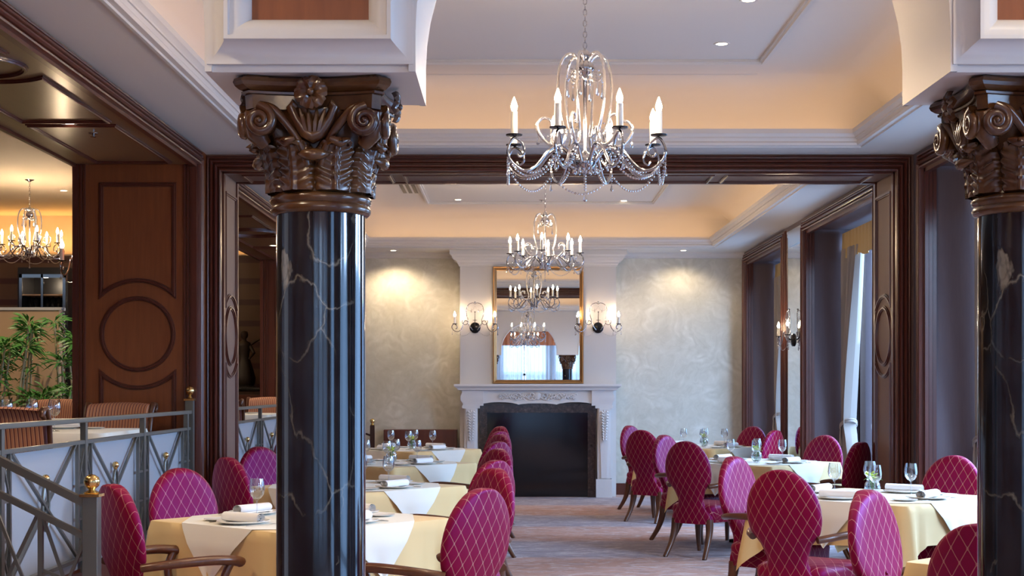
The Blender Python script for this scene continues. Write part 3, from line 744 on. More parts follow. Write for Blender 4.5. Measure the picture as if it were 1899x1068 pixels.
def make_chandelier(n=8, chain=.7, Rr=.39):
    t = thing('chandelier', '', 'chandelier')       # origin at candle-cup height
    top = .45
    MB().lathe([(.0005, -.17), (.012, -.165), (.03, -.155), (.052, -.135), (.060, -.11), (.05, -.085), (.03, -.07), (.012, -.06), (.009, -.05), (.009, .30), (.014, .32), (.035, .34), (.05, .36), (.045, .385), (.02, .41), (.03, .425), (.024, .445), (.01, .46), (.004, .465)], 20).obj('stem', M['chrome'], t, smooth=50)
    ch = MB(); k = 0; z = top + .015
    while z < top + chain:
        a = R(90) * (k % 2)
        ch.tube([(.009 * math.cos(q) * math.cos(a), .009 * math.cos(q) * math.sin(a), z + .017 + .017 * math.sin(q)) for q in [2 * math.pi * i / 10 for i in range(10)]], .0022, 5, True)
        z += .028; k += 1
    ch.obj('chain', M['chrome'], t, smooth=50)
    MB().lathe([(.0, .012), (.062, .012), (.060, -.002), (.03, -.015), (.008, -.03), (0, -.03)], 20, (0, 0, top + chain)).obj('canopy', M['chrome'], t, smooth=50)
    # bottom drop
    d = MB(); beads(d, (0, 0, -.18), (0, 0, -.25), 0, 5); drop(d, (0, 0, -.25), .06, .011); d.obj('bottom_drop', M['crystal'], t, smooth=False)
    arm = [(.03, -.15), (.06, -.10), (.12, -.035), (.19, -.055), (.27, -.145), (.335, -.172), (.40, -.135), (.425, -.085), (.41, -.035), (.385, -.012), (.345, -.04), (.335, -.085), (.36, -.105), (.375, -.088)]
    tips = []
    for i in range(n):
        a = 2 * math.pi * (i + .5) / n; c, s = math.cos(a), math.sin(a)
        P = spline([(r * c, r * s, z) for r, z in arm], 5)
        am = MB().tube(P, [.0095 - .0045 * (k / len(P)) for k in range(len(P))], 8).obj('arm', M['chrome'], t, smooth=60)
        candle_on(am, Rr * c, Rr * s, -.006)
        pd = MB(); beads(pd, (.425 * c, .425 * s, -.10), (.425 * c, .425 * s, -.15), 0, 4, .005); drop(pd, (.425 * c, .425 * s, -.15), .055, .009)
        pd.obj('crystal_drop', M['crystal'], am)
        tips.append((.422 * c, .422 * s, -.12))
    for i in range(n):
        mb = MB(); beads(mb, tips[i], tips[(i + 1) % n], .10, 20)
        mb.obj('bead_swag', M['crystal'], t)
        a = 2 * math.pi * (i + .5) / n
        mb = MB(); beads(mb, (.13 * math.cos(a), .13 * math.sin(a), -.05), tips[i], .09, 20); mb.obj('bead_swag', M['crystal'], t)
    cage = [(.02, .39), (.06, .435), (.105, .42), (.135, .35), (.14, .22), (.118, .10), (.10, .03), (.125, -.03), (.18, -.03), (.235, .02), (.25, .07), (.22, .105), (.18, .095), (.175, .06)]
    for i in range(6):
        a = 2 * math.pi * i / 6 + .2; c, s = math.cos(a), math.sin(a)
        P = spline([(r * c, r * s, z) for r, z in cage], 4)
        cg = MB().tube(P, .0078, 7).obj('glass_branch', M['crystal_metal'], t, smooth=60)
        pd = MB(); beads(pd, (.09 * c, .09 * s, .30), (.07 * c, .07 * s, .36), .01, 4, .006); drop(pd, (.09 * c, .09 * s, .30), .085, .009)
        pd.obj('crystal_drop', M['crystal'], cg)
        pd = MB(); drop(pd, (.245 * c, .245 * s, .04), .07, .009); pd.obj('crystal_drop', M['crystal'], cg)
        pd = MB(); beads(pd, (.118 * c, .118 * s, .10), (.24 * c, .24 * s, .03), .05, 8, .005); pd.obj('bead_swag', M['crystal'], cg)
    for i in range(5):
        a = 2 * math.pi * i / 5; c, s = math.cos(a), math.sin(a)
        P = spline([(r * c, r * s, z) for r, z in [(.02, .33), (.05, .30), (.08, .31), (.085, .335), (.07, .345)]], 4)
        MB().tube(P, .006, 6).obj('top_curl', M['crystal_metal'], t, smooth=60)
    # hub drops around the bowl
    hb = MB()
    for i in range(12):
        a = 2 * math.pi * i / 12; drop(hb, (.058 * math.cos(a), .058 * math.sin(a), -.11), .06, .008)
    hb.obj('bowl_drops', M['crystal'], t)
    return t
M['crystal_metal'] = mat('crystal_metal', (.50, .50, .53), .08, .8)
L = lambda lab: lab
c1 = Proto(make_chandelier(8, ZT - 2.757 - .45, .39))
c1.put((.375, 7.4, 2.757), .0, 'large chrome and crystal candle chandelier hanging nearest, in front of the wooden beam')
c2 = make_chandelier(8, ZT - 2.98 - .45)
c2.location = (.375, 16.1, 2.985); c2.rotation_euler = (0, 0, .28); c2['label'] = 'chrome and crystal candle chandelier hanging in front of the fireplace mirror'; c2['group'] = 'crystal chandeliers'
c1.o['group'] = 'crystal chandeliers'
c3 = make_chandelier(8, 4.1 - 3.30 - .45)
c3.location = (-6.02, 18.2, 3.30); c3.rotation_euler = (0, 0, .15); c3['label'] = 'crystal candle chandelier over the raised dining level behind the plants'; c3['group'] = 'crystal chandeliers'
c4 = make_chandelier(12, .06)
c4.location = (.375, -.9, ZC - .53); c4['label'] = 'twelve-light chandelier close to the ceiling, seen only in the fireplace mirror'; c4['group'] = 'crystal chandeliers'

def make_sconce():
    # mounted on a wall behind it: local -Y looks into the room, origin at candle-cup height
    t = thing('wall_sconce', '', 'sconce')
    MB().lathe([(0, 0), (.075, 0), (.075, .012), (.06, .022), (.03, .028), (0, .03)], 24, M=Matrix.Translation((0, -.002, -.05)) @ Matrix.Rotation(R(90), 4, 'X')).obj('backplate', M['black_metal'], t, smooth=40)
    MB().tube([(0, -.03, -.05), (0, -.06, -.03), (0, -.07, 0), (0, -.07, .16)], [.008, .008, .006, .004], 8).ball((0, -.07, .165), .009).box(-.03, .03, -.075, -.065, .05, .056).obj('spindle', M['black_metal'], t, smooth=50)
    for s in (-1, 1):
        arm = [(.03, -.05, -.08), (.07, -.07, -.03), (.11, -.085, .04), (.15, -.09, .03), (.18, -.10, -.06), (.225, -.11, -.105), (.28, -.12, -.095), (.315, -.12, -.05), (.30, -.12, -.01), (.275, -.12, -.004), (.245, -.12, -.03), (.245, -.12, -.06), (.265, -.12, -.07)]
        am = MB().tube(spline([(s * x, y, z) for x, y, z in arm], 5), .0065, 8).obj('arm', M['chrome'], t, smooth=60)
        candle_on(am, s * .275, -.12, -.006, .105, .8, 'sconce_bulb')
        pd = MB(); drop(pd, (s * .31, -.12, -.09), .06, .008); pd.obj('crystal_drop', M['crystal'], am)
        pd = MB(); drop(pd, (s * .20, -.105, -.10), .05, .007); pd.obj('crystal_drop', M['crystal'], am)
        pd = MB(); beads(pd, (s * .05, -.06, -.10), (s * .30, -.12, -.09), .07, 14, .005); pd.obj('bead_swag', M['crystal'], am)
        ly = [(.0, -.05, .275), (.03, -.055, .29), (.085, -.06, .27), (.115, -.065, .21), (.115, -.065, .13), (.095, -.065, .06), (.10, -.065, .01), (.14, -.07, -.01), (.175, -.07, .02), (.17, -.07, .05)]
        lb = MB().tube(spline([(s * x, y, z) for x, y, z in ly], 5), .0055, 7).obj('lyre_branch', M['crystal_metal'], t, smooth=60)
        pd = MB(); beads(pd, (s * .11, -.065, .21), (0, -.06, .24), .04, 9, .005); drop(pd, (s * .05, -.06, .22), .06, .007); pd.obj('crystal_drop', M['crystal'], lb)
    MB().ball((0, -.05, .30), .013).obj('finial', M['crystal_metal'], t, smooth=50)
    return t
sn = Proto(make_sconce())
g_ = 'candle wall lights'
Sf = FPX / FY
sn.put(((881 - VX) / Sf, FY, 2.375), 0, 'twin-candle crystal wall light on the chimney breast, on the railing side of the mirror', g_)
sn.put(((1109 - VX) / Sf, FY, 2.375), 0, 'twin-candle crystal wall light on the chimney breast, on the window side of the mirror', g_)
sn.put((XR - .013, 16.75, 2.10), R(-90), 'twin-candle crystal wall light mounted on the tall pier mirror between the windows', g_)
sn.put((-3.42, 11.75, 2.50), R(-90), 'twin-candle crystal wall light on the side of the panelled pier above the plants', g_)

# recessed downlights, slot diffusers, grille and sprinklers
def downlight(x, y, z, lab, pw=14, col_=(1, .78, .52), spot=1.25):
    t = thing('downlight', lab, 'downlight', (x, y, z), 0, 'recessed ceiling downlights')
    MB().lathe([(.040, -.004), (.055, -.006), (.058, 0), (.04, 0)], 24, cap=False).obj('ring', M['white_paint'], t, smooth=40)
    MB().lathe([(0, -.002), (.040, -.002), (.040, -.001), (0, -.001)], 20).obj('lamp', M['lamp_disc'], t)
    light('SPOT', 'downlight_beam', (x, y, z - .02), pw, col_, spot_size=spot, spot_blend=.7, shadow_soft_size=.03)
downlight(1.475, 10.2, ZT, 'round downlight in the near upper ceiling, closest to the wooden beam')
downlight(1.475, 9.05, ZT, 'round downlight in the near upper ceiling at the top picture edge')
downlight(-.70, 10.2, ZT, 'round downlight in the near upper ceiling hidden behind the column head')
downlight(-.68, 18.65, ZT, 'round downlight in the far upper ceiling beside the air grille')
downlight(1.45, 18.75, ZT, 'round downlight in the far upper ceiling on the window side')
downlight(-1.62, YB - .42, ZC, 'round downlight washing the plaster wall beside the low cabinet', 56, spot=2.5)
downlight(2.37, YB - .42, ZC, 'round downlight washing the plaster wall beside the windows', 26, spot=2.5)
downlight(-2.925, 9.62, ZO, 'round downlight in the wooden panelled soffit over the near railing', 20)
downlight(-2.925, 6.1, ZO, 'added unseen downlight in the wooden soffit above the steps', 85, spot=2.8)  # out of view, added to brighten the nearest table and its chairs
downlight(-2.925, 17.9, ZO, 'round downlight in the wooden soffit over the far railing', 14)
downlight(-5.9, 19.2, 4.10, 'round downlight in the raised room ceiling beside the chandelier', 50)
for (x, y, w_) in ((-7.6, 15.0, 'outer plants'), (-4.9, 14.3, 'plants by the panelled pier'), (-7.0, 10.5, 'outer empty floor'), (-4.9, 8.5, 'near end of the railing'), (-4.3, 17.6, 'far railing table')):
    downlight(x, y, 4.10, 'added downlight in the raised room ceiling over the ' + w_, 110, spot=2.2)  # lamps added to lift the dark plants and the raised room
for x, s_ in ((-1.5, 'railing'), (1.9, 'window')):
    for y, e_ in ((-2.5, 'by the end wall'), (1.0, 'above the camera'), (2.9, 'close to the arcade')): downlight(x, y, ZC, f'added unseen downlight in the front ceiling {e_}, {s_} side', 50, spot=2.7)  # unseen fill lamps, added to throw warm light through the arcade
for x, s_ in ((-.70, 'railing'), (1.475, 'window')):
    for y, e_ in ((7.9, 'fourth'), (6.75, 'fifth'), (5.6, 'sixth')): downlight(x, y, ZT, f'{e_} unseen added downlight of the near upper ceiling counted from the beam, {s_} side', 40, spot=1.9)  # row continued out of view, added for more light on the tables
def slot(name, lab, x0, x1, y, z, n=1, cat='air diffuser'):
    t = thing(name, lab, cat, ((x0 + x1) / 2, y, z))
    hw = (x1 - x0) / 2
    f = MB()
    return t, hw
t, hw = slot('air_slot', 'long narrow slot diffuser in the near upper ceiling', -.9, 1.88, 11.2, ZT)
MB().box(-hw, hw, -.006, .006, -.0015, 0).obj('slot', M['black'], t)
MB().box(-hw - .01, hw + .01, -.018, -.006, -.004, 0).box(-hw - .01, hw + .01, .006, .018, -.004, 0).box(-hw - .01, -hw, -.006, .006, -.004, 0).box(hw, hw + .01, -.006, .006, -.004, 0).obj('frame', M['white_paint'], t)
t = thing('air_grille', 'small black three-slot air grille in the far upper ceiling', 'air grille', (-1.24, 17.6, ZT))
MB().box(-.12, .12, -.42, .42, -.003, 0).obj('frame', M['white_paint'], t)
for x in (-.07, 0, .07): MB().box(x - .022, x + .022, -.40, .40, -.006, -.003).obj('slot', M['black'], t)
for x, y, z, lab in ((.39, 18.7, ZT, 'small sprinkler head in the far upper ceiling behind the chandelier'), (-2.87, 10.0, ZO, 'small chrome sprinkler head in the wooden soffit beside the downlight')):
    tag(MB().lathe([(0, 0), (.035, 0), (.03, -.006), (.008, -.008), (.008, -.025), (.022, -.028), (0, -.03)], 14, (x, y, z)).obj('sprinkler', M['chrome'], smooth=30), lab, 'sprinkler')
# ------------------------------------------------------------------ dining chairs
def set_uv(o, fn):
    me = o.data; uv = me.uv_layers.new(name='UVMap')
    vv = [fn(v.co) for v in me.vertices]
    for l in me.loops: uv.data[l.index].uv = vv[l.vertex_index]

def make_chair():
    t = thing('dining_chair', '', 'chair')
    a, b, zc = .236, .262, .770
    rows = []
    low = [(.30, .205), (.33, .212), (.37, .205), (.41, .176), (.45, .145), (.485, .128), (.52, .126)]
    for z, hw in low: rows.append((z, hw, .036))
    th0 = -math.asin((zc - .575) / b)
    for i in range(1, 23):
        th = th0 + (math.pi / 2 - th0) * i / 22
        z = zc + b * math.sin(th); hw = a * math.cos(th)
        if z < .66: k = (z - .52) / .14; hw = hw * k + .135 * (1 - k) if k < 1 else hw
        rows.append((z, max(.004, hw), .036 if hw > .06 else .036 * max(.18, (hw / .06)) ** .5))
    rings = []; n = 28
    for z, hw, th in rows:
        yc = -.235 - max(0, z - .45) * .17 - .02 * math.sin(max(0, min(1, (z - .5) / .5)) * math.pi)
        ring = []
        for k in range(n):
            q = 2 * math.pi * k / n; c, s = math.cos(q), math.sin(q)
            x = hw * math.copysign(abs(c) ** .55, c); y = th * math.copysign(abs(s) ** .7, s)
            bulge = .016 * max(0, 1 - (x / max(hw, .01)) ** 2) * min(1, hw / .12) if s > .1 and z > .5 else 0
            ring.append(V3((x, yc + y + bulge - .05 * (x / .24) ** 2 * -.5, z)))
        rings.append(ring)
    bk = MB().loft(rings).obj('backrest', M['silk_back'], t, smooth=60)
    def bfn(c):
        yc = -.235 - max(0, c.z - .45) * .17 - .02 * math.sin(max(0, min(1, (c.z - .5) / .5)) * math.pi) + .05 * (c.x / .24) ** 2 * .5
        e = max(0, .036 - abs(c.y - yc)) if abs(c.y - yc) < .036 else 0
        d = Vector((c.x, c.z - .77)) if c.z > .6 else Vector((c.x, 0))
        d = d.normalized() if d.length > .02 else Vector((0, 0))
        return (c.x + d.x * e, c.z + d.y * e)
    set_uv(bk, bfn)
    MB().lathe([(0, .006), (.008, .004), (.010, 0), (0, 0)], 10, M=Matrix.Translation((0, -.232, .655)) @ Matrix.Rotation(R(-90), 4, 'X')).obj('button', M['silk_seat'], bk, smooth=50)
    def so(z, k, fr=.27, wf=.285, wb=.215, ba=-.24, r=.07):
        pts = []
        cs = [(wf, fr), (-wf, fr), (-wb, ba), (wb, ba)]
        for i, (x, y) in enumerate(cs):
            p = V3((x, y, 0)); pv = V3((*cs[i - 1], 0)); nx = V3((*cs[(i + 1) % 4], 0))
            d0 = (pv - p).normalized(); d1 = (nx - p).normalized()
            for q in range(6):
                u = q / 5; e0 = p + d0 * r; e1 = p + d1 * r
                pts.append((1 - u) ** 2 * e0 + 2 * u * (1 - u) * p + u * u * e1)
        return [V3((p.x * k, .02 + (p.y - .02) * k, z)) for p in pts]
    MB().loft([so(.315, .97), so(.32, .985), so(.40, 1.0), so(.43, 1.01), so(.455, .99), so(.472, .90), so(.482, .72), so(.487, .4), so(.488, .1)]).obj('seat', M['silk_seat'], t, smooth=50)
    def sfn(c):
        e = max(0, .45 - c.z)
        if c.y > .20 and abs(c.x) < .24: return (c.x, c.y + e)
        if c.y < -.17: return (c.x, c.y - e)
        return (c.x + math.copysign(e, c.x), c.y)
    set_uv([o for o in t.children if o.name.startswith('seat')][0], sfn)
    for s in (-1, 1):
        MB().tube(spline([(s * .235, .235, .33), (s * .243, .255, .24), (s * .240, .255, .12), (s * .232, .262, .0)], 4), [.038, .037, .035, .033, .031, .029, .027, .025, .023, .022, .021, .020, .021], 8).obj('leg', M['chair_wood'], t, smooth=50)
        MB().tube(spline([(s * .175, -.215, .34), (s * .182, -.225, .24), (s * .190, -.27, .12), (s * .205, -.345, .0)], 4), [.038, .038, .037, .035, .033, .031, .029, .027, .025, .024, .023, .022, .021], 8).obj('leg', M['chair_wood'], t, smooth=50)
        P = spline([(s * .205, -.275, .635), (s * .262, -.20, .648), (s * .305, -.06, .658), (s * .318, .08, .658), (s * .305, .185, .645), (s * .298, .215, .632)], 5)
        n_ = len(P)
        ar_ = MB().tube(P, [.024 + .008 * (i / n_) for i in range(n_ - 2)] + [.028, .016], 10, flat=.85).tube(spline([(s * .305, .15, .640), (s * .298, .115, .56), (s * .285, .13, .47), (s * .272, .185, .40), (s * .262, .20, .34)], 4), .021, 8)
        ar_.obj('armrest', M['chair_wood'], t, smooth=50)
    return t
chair = Proto(make_chair())
TL = [(-1.14, 7.90), (-1.13, 10.55), (-1.13, 13.75), (-1.15, 16.85)]
TR = [(2.42, 5.95), (2.37, 9.55), (2.35, 13.95), (2.33, 17.6)]
LN = ['nearest', 'second', 'third', 'farthest']
ordl = ['nearest railing-side table', 'second railing-side table', 'third railing-side table', 'farthest railing-side table']
ordr = ['nearest window-side table', 'second window-side table', 'third window-side table', 'farthest window-side table']
def put_chair(px, py, Y, face, lab, grp, X=None):
    # backrest top seen at px; face = facing angle in degrees from +X
    x = (px - VX) * Y / FPX if X is None else X
    f = V3((math.cos(R(face)), math.sin(R(face)), 0)); p = V3((x, Y, 0)) + f * .33
    chair.put((p.x, p.y, 0), R(face - 90), lab, grp)
g_ = 'crimson lattice armchairs round the railing-side tables'
cn = 'crimson lattice armchair, '
put_chair(208, 898, 7.09, 40, cn + 'beside the brass-topped newel post', g_)
put_chair(333, 868, 8.5, -42, cn + 'between the nearest railing table and the railing', g_)
put_chair(896, 908, 6.80, 141, cn + 'nearest of the aisle line by the fireplace view', g_)
put_chair(918, 865, 8.48, 216, cn + 'second of the aisle line', g_)
put_chair(421, 848, 9.84, 42, cn + 'railing side of the second table, seen from its back', g_)
put_chair(480, 828, 11.6, -42, cn + 'railing side of the second table by the portal pier', g_)
put_chair(0, 855, 9.45, 141, cn + 'third of the aisle line', g_, -.10)
put_chair(0, 832, 11.2, 216, cn + 'fourth of the aisle line', g_, -.10)
put_chair(0, 819, 12.7, 141, cn + 'fifth of the aisle line', g_, -.11)
put_chair(0, 805, 14.7, 216, cn + 'sixth of the aisle line', g_, -.11)
put_chair(0, 801, 15.75, 141, cn + 'seventh of the aisle line', g_, -.12)
put_chair(0, 793, 17.7, 216, cn + 'last of the aisle line, closest to the fireplace', g_, -.13)
put_chair(0, 0, 12.8, 40, cn + 'hidden behind the black column at the third railing table, column side', g_, -2.0)
put_chair(0, 0, 14.7, -42, cn + 'hidden behind the black column at the third railing table, fireplace side', g_, -2.0)
put_chair(0, 0, 15.9, 40, cn + 'mostly behind the black column at the farthest railing table, column side', g_, -2.0)
put_chair(0, 0, 17.8, -42, cn + 'beside the low cabinet at the farthest railing table', g_, -2.0)
g_ = 'crimson lattice armchairs round the window-side tables'
put_chair(0, 0, 5.02, 42, cn + 'lowest in view, half behind the second column', g_, 1.62)
put_chair(1608, 908, 6.70, -40, cn + 'front with button seen beside the second column', g_)
put_chair(1447, 871, 8.33, 52, cn + 'dark back seen at the second window-side table', g_)
put_chair(1360, 846, 9.95, -40, cn + 'magenta front seen at the second window-side table', g_)
put_chair(1770, 844, 10.1, 222, cn + 'against the window recess behind the second window-side table', g_)
put_chair(1271, 818, 12.8, 50, cn + 'dark back seen at the third window-side table, all legs visible', g_)
put_chair(1231, 807, 14.5, -40, cn + 'aisle corner of the third window-side table, fireplace side', g_)
put_chair(1597, 821, 12.6, 140, cn + 'violet back at the third window-side table beside the portal pier', g_)
put_chair(1530, 808, 14.4, 222, cn + 'window side of the third table, in front of the curtain', g_)
put_chair(1189, 797, 16.2, 50, cn + 'dark back seen at the farthest window-side table', g_)
put_chair(1167, 789, 18.1, -40, cn + 'closest to the plaster wall, aisle side of the farthest table', g_)
put_chair(1438, 798, 16.1, 140, cn + 'violet back in front of the pier mirror at the farthest table', g_)
put_chair(1397, 791, 17.7, 222, cn + 'window corner of the farthest table by the plaster wall', g_)

# ------------------------------------------------------------------ tables, cloths
HT = .80
def make_table():
    t = thing('dining_table', '', 'table')
    MB().box(-.56, .56, -.56, .56, HT - .035, HT - .012).obj('tabletop', M['dark_wood'], t, bevel=.01)
    MB().lathe([(0, .03), (.06, .03), (.045, .08), (.038, .2), (.038, .7), (.12, .765), (0, .765)], 20).obj('pedestal', M['black_metal'], t, smooth=30)
    MB().box(-.30, .30, -.04, .04, 0, .03).box(-.04, .04, -.30, .30, 0, .0301).obj('base', M['black_metal'], t, bevel=.006)
    return t
def under_cloth(seed):
    r = random.Random(seed); h = .575; N = 128; ph = [r.uniform(0, 6) for _ in range(4)]
    per = []
    for k in range(N):
        q = k / N * 4; sdx = int(q); u = q - sdx; s = -1 + 2 * u
        A = Matrix.Rotation(sdx * math.pi / 2, 3, 'Z')
        c = abs(s)
        rr = .03; x = s * h; y = -h
        if c > 1 - rr / h * 1.0: x = math.copysign(h - rr * .3, s); y = -h + rr * .3
        per.append((A @ V3((x, y, 0)), A @ V3((0, -1, 0)), A @ V3((1, 0, 0)), s, sdx))
    rings = []
    for sc_ in (.0005, .5, .9, .985): rings.append([V3((p.x * sc_, p.y * sc_, HT - .0115)) for p, *_ in per])
    rings.append([V3((p.x * 1.0, p.y * 1.0, HT - .014)) for p, *_ in per])
    M_ = 9
    for j in range(1, M_ + 1):
        v = j / M_; ring = []
        for p, nrm, tan, s, sd in per:
            c = abs(s); cn_ = max(0, (c - .62) / .38)
            drop_ = .27 + .02 * math.sin(2 * s + sd) + .20 * cn_ ** 1.6
            out = .012 + v * (.015 + .008 * math.sin(9 * s + ph[sd]) + .012 * math.sin(4.2 * s + ph[sd - 1]))
            # corner folds fan outward
            diag = (p.normalized() if p.length else p)
            out2 = v * (.075 * cn_ ** 1.5)
            pin = v * (.05 * max(0, 1 - abs((c - .80) / .12)))
            q = p + nrm * (out - pin) + diag * out2
            ring.append(V3((q.x, q.y, HT - .014 - drop_ * v)))
        rings.append(ring)
    return MB().loft(rings, True, True, False)
def over_cloth(seed):
    h = .578; D = .862; mb = MB(); zt = HT - .0085
    k = D - h; P = []
    for sd in range(4):
        A = Matrix.Rotation(sd * math.pi / 2, 3, 'Z'); P += [A @ V3((-k, -h, 0)), A @ V3((k, -h, 0))]
    mb.add([(p.x, p.y, zt) for p in P], [tuple(range(8))])
    r = random.Random(seed)
    for sd in range(4):
        A = Matrix.Rotation(sd * math.pi / 2, 3, 'Z'); rows = []; sk = r.uniform(-.03, .03); n = 12
        for j in range(n + 1):
            v = j / n; row = []
            for i in range(13):
                u = -1 + i / 6; x = u * k * (1 - v) + sk * v; z = zt - k * 1.02 * v - (.004 if j else 0)
                y = -h - (.004 if j else 0) - .024 * min(1, v * 3) - .014 * v - .006 * math.sin(5 * u + seed) * v
                q = A @ V3((x, y, 0)); row.append(V3((q.x, q.y, z)))
            rows.append(row)
        mb.loft(rows, False)
    return mb
tabP = Proto(make_table())
rings_c = {}
def glass_mb(h=.215, r=.043):
    return MB().lathe([(0, .0), (.036, .0), (.037, .002), (.010, .007), (.0045, .015), (.004, .09), (.006, .098), (.022, .108), (.038, .128), (r, .155), (r - .003, .185), (r - .009, h), (r - .0105, h), (r - .0045, .185), (r - .0015, .155), (.036, .13), (.020, .111), (.0, .104)], 24)
def make_glass():
    o = glass_mb().obj('wine_glass', M['glass'], smooth=60); return tag(o, '', 'glass')
def make_plate():
    o = MB().lathe([(0, .004), (.075, .004), (.085, .0), (.092, .003), (.135, .013), (.140, .016), (.137, .0185), (.095, .0085), (.08, .0075), (0, .0075)], 36).obj('dinner_plate', M['porcelain'], smooth=40); return tag(o, '', 'plate')
def make_bread():
    o = MB().lathe([(0, .003), (.045, .0), (.055, .002), (.080, .010), (.081, .012), (.054, .0055), (0, .005)], 28).obj('bread_plate', M['porcelain'], smooth=40); return tag(o, '', 'plate')
def make_napkin():
    t = thing('rolled_napkin', '', 'napkin')
    P = []
    for k in range(34):
        a = k * .5; r = .006 + .0019 * k * .5
        P.append((r * math.cos(a), .75 * r * math.sin(a)))
    mb = MB(); rg = []
    for i in range(9):
        x = -.125 + .25 * i / 8; rg.append([V3((x, u * (1 + .03 * math.sin(i * 2.1)), .026 + v)) for u, v in P])
    MB().loft(rg, False).obj('roll', M['napkin'], t, smooth=60)
    MB().box(-.125, .125, .01, .036, .004, .010).obj('loose_edge', M['napkin'], t, bevel=.003)
    return t
def make_fork():
    mb = MB().tube([(0, -.10, .004), (0, -.05, .005), (0, .03, .003), (0, .055, .006)], [.0045, .0035, .002, .004], 6, flat=.5)
    for x in (-.006, -.002, .002, .006): mb.tube([(x * .8, .055, .006), (x * 1.3, .075, .004), (x * 1.3, .10, .007)], .0011, 4)
    return tag(mb.obj('fork', M['cutlery'], smooth=60), '', 'fork')
def make_knife():
    mb = MB().tube([(0, -.11, .005), (0, -.03, .005), (0, 0, .004)], [.0045, .0048, .003], 6, flat=.6)
    mb.loft([[V3((-.004, 0, .004)), V3((.006, 0, .004)), V3((.006, 0, .0055)), V3((-.004, 0, .0055))], [V3((-.005, .08, .004)), V3((.007, .08, .004)), V3((.007, .08, .0052)), V3((-.005, .08, .0052))], [V3((.002, .112, .004)), V3((.006, .11, .004)), V3((.006, .11, .005)), V3((.002, .112, .005))]])
    return tag(mb.obj('knife', M['cutlery'], smooth=40), '', 'knife')
def make_vase():
    t = thing('flower_vase', '', 'vase')
    MB().lathe([(0, .002), (.028, .002), (.046, .022), (.054, .05), (.048, .082), (.036, .100), (.040, .108), (.038, .108), (.034, .100), (.046, .082), (.0515, .05), (.044, .024), (.026, .006), (0, .006)], 28).obj('bowl', M['glass'], t, smooth=60)
    MB().lathe([(0, .008), (.026, .008), (.043, .024), (.0495, .05), (.0478, .062), (0, .062)], 24).obj('water', M['water'], t, smooth=40)
    fl = MB(); r = random.Random(3)
    for cx, cy, cz in ((-.012, -.006, .112), (.020, .004, .126), (.0, .016, .140), (-.022, .012, .130)):
        for k in range(5):
            a = k * 2 * math.pi / 5 + r.uniform(0, 1); tl = r.uniform(.2, .9)
            d = V3((math.cos(a), math.sin(a), tl)).normalized() * .040; sd = V3((-math.sin(a), math.cos(a), 0)) * .016; c0 = V3((cx, cy, cz))
            fl.add([c0, c0 + d * .55 + sd, c0 + d, c0 + d * .55 - sd, c0 + d * .5 + V3((0, 0, .006))], [(0, 1, 4), (1, 2, 4), (2, 3, 4), (3, 0, 4)])
    fl.obj('orchid_bloom', M['orchid'], t)
    gs = MB()
    for k in range(6):
        a = k * 1.05; gs.tube([(0, 0, .02), (.012 * math.cos(a), .012 * math.sin(a), .07), (.022 * math.cos(a + .4), .022 * math.sin(a + .4), .125)], .0022, 5)
    for a in (.5, 2.9, 4.6):
        d = V3((math.cos(a), math.sin(a), 0)); s_ = V3((-d.y, d.x, 0)) * .006
        gs.loft([[V3((0, 0, .09)) + d * .01 - s_ * .3, V3((0, 0, .09)) + d * .01 + s_ * .3], [V3((0, 0, .12)) + d * .045 - s_, V3((0, 0, .12)) + d * .045 + s_], [V3((0, 0, .105)) + d * .082 - s_ * .2, V3((0, 0, .105)) + d * .082 + s_ * .2]], False)
    gs.obj('stalks', M['leaf'], t, smooth=50)
    return t
PR = dict(wine_glass=Proto(make_glass()), dinner_plate=Proto(make_plate()), bread_plate=Proto(make_bread()), rolled_napkin=Proto(make_napkin()), fork=Proto(make_fork()), knife=Proto(make_knife()), flower_vase=Proto(make_vase()))
DESC = dict(wine_glass='clear stemmed wine glass', dinner_plate='white china dinner plate', bread_plate='small white side plate', rolled_napkin='white rolled cloth napkin', fork='silver fork', knife='silver knife')
PLU = dict(wine_glass='wine glasses', dinner_plate='dinner plates', bread_plate='side plates', rolled_napkin='rolled napkins', fork='forks', knife='knives')
def settings(cx, cy, zt, phi, where, side, seats, r0=.40, vase=True, vpos=(0, 0)):
    for a in seats:
        th = phi + a * math.pi / 2; d = V3((math.cos(th), math.sin(th), 0)); s_ = V3((-d.y, d.x, 0))
        b = 'column' if d.y < 0 else 'fireplace'
        c_ = 'aisle' if (d.x > 0) == (side == 'railing') else side
        pos = f'{c_} {b} corner' if side != 'raised' else ['railing side', 'fireplace side', 'outer side', 'column side'][a]
        def P(o, along, across, dz=0, rz=0):
            p = V3((cx, cy, 0)) + d * along + s_ * across
            wh = where.split(',')[0]
            PR[o].put((p.x, p.y, zt + dz), th + math.pi / 2 + rz, f'{DESC[o]} on the {pos} of the {wh}', f'{PLU[o]} on the {side}-side tables')
        P('dinner_plate', r0, 0); P('rolled_napkin', r0, 0, .008, .12); P('bread_plate', r0 - .03, -.235); P('wine_glass', r0 - .20, .14)
        P('fork', r0, -.155); P('knife', r0, .155)
    if vase: PR['flower_vase'].put((cx + vpos[0], cy + vpos[1], zt), phi, f'round glass vase of yellow-green orchids on the {where}', f'orchid vases on the {side}-side tables')
ZS = HT - .0083
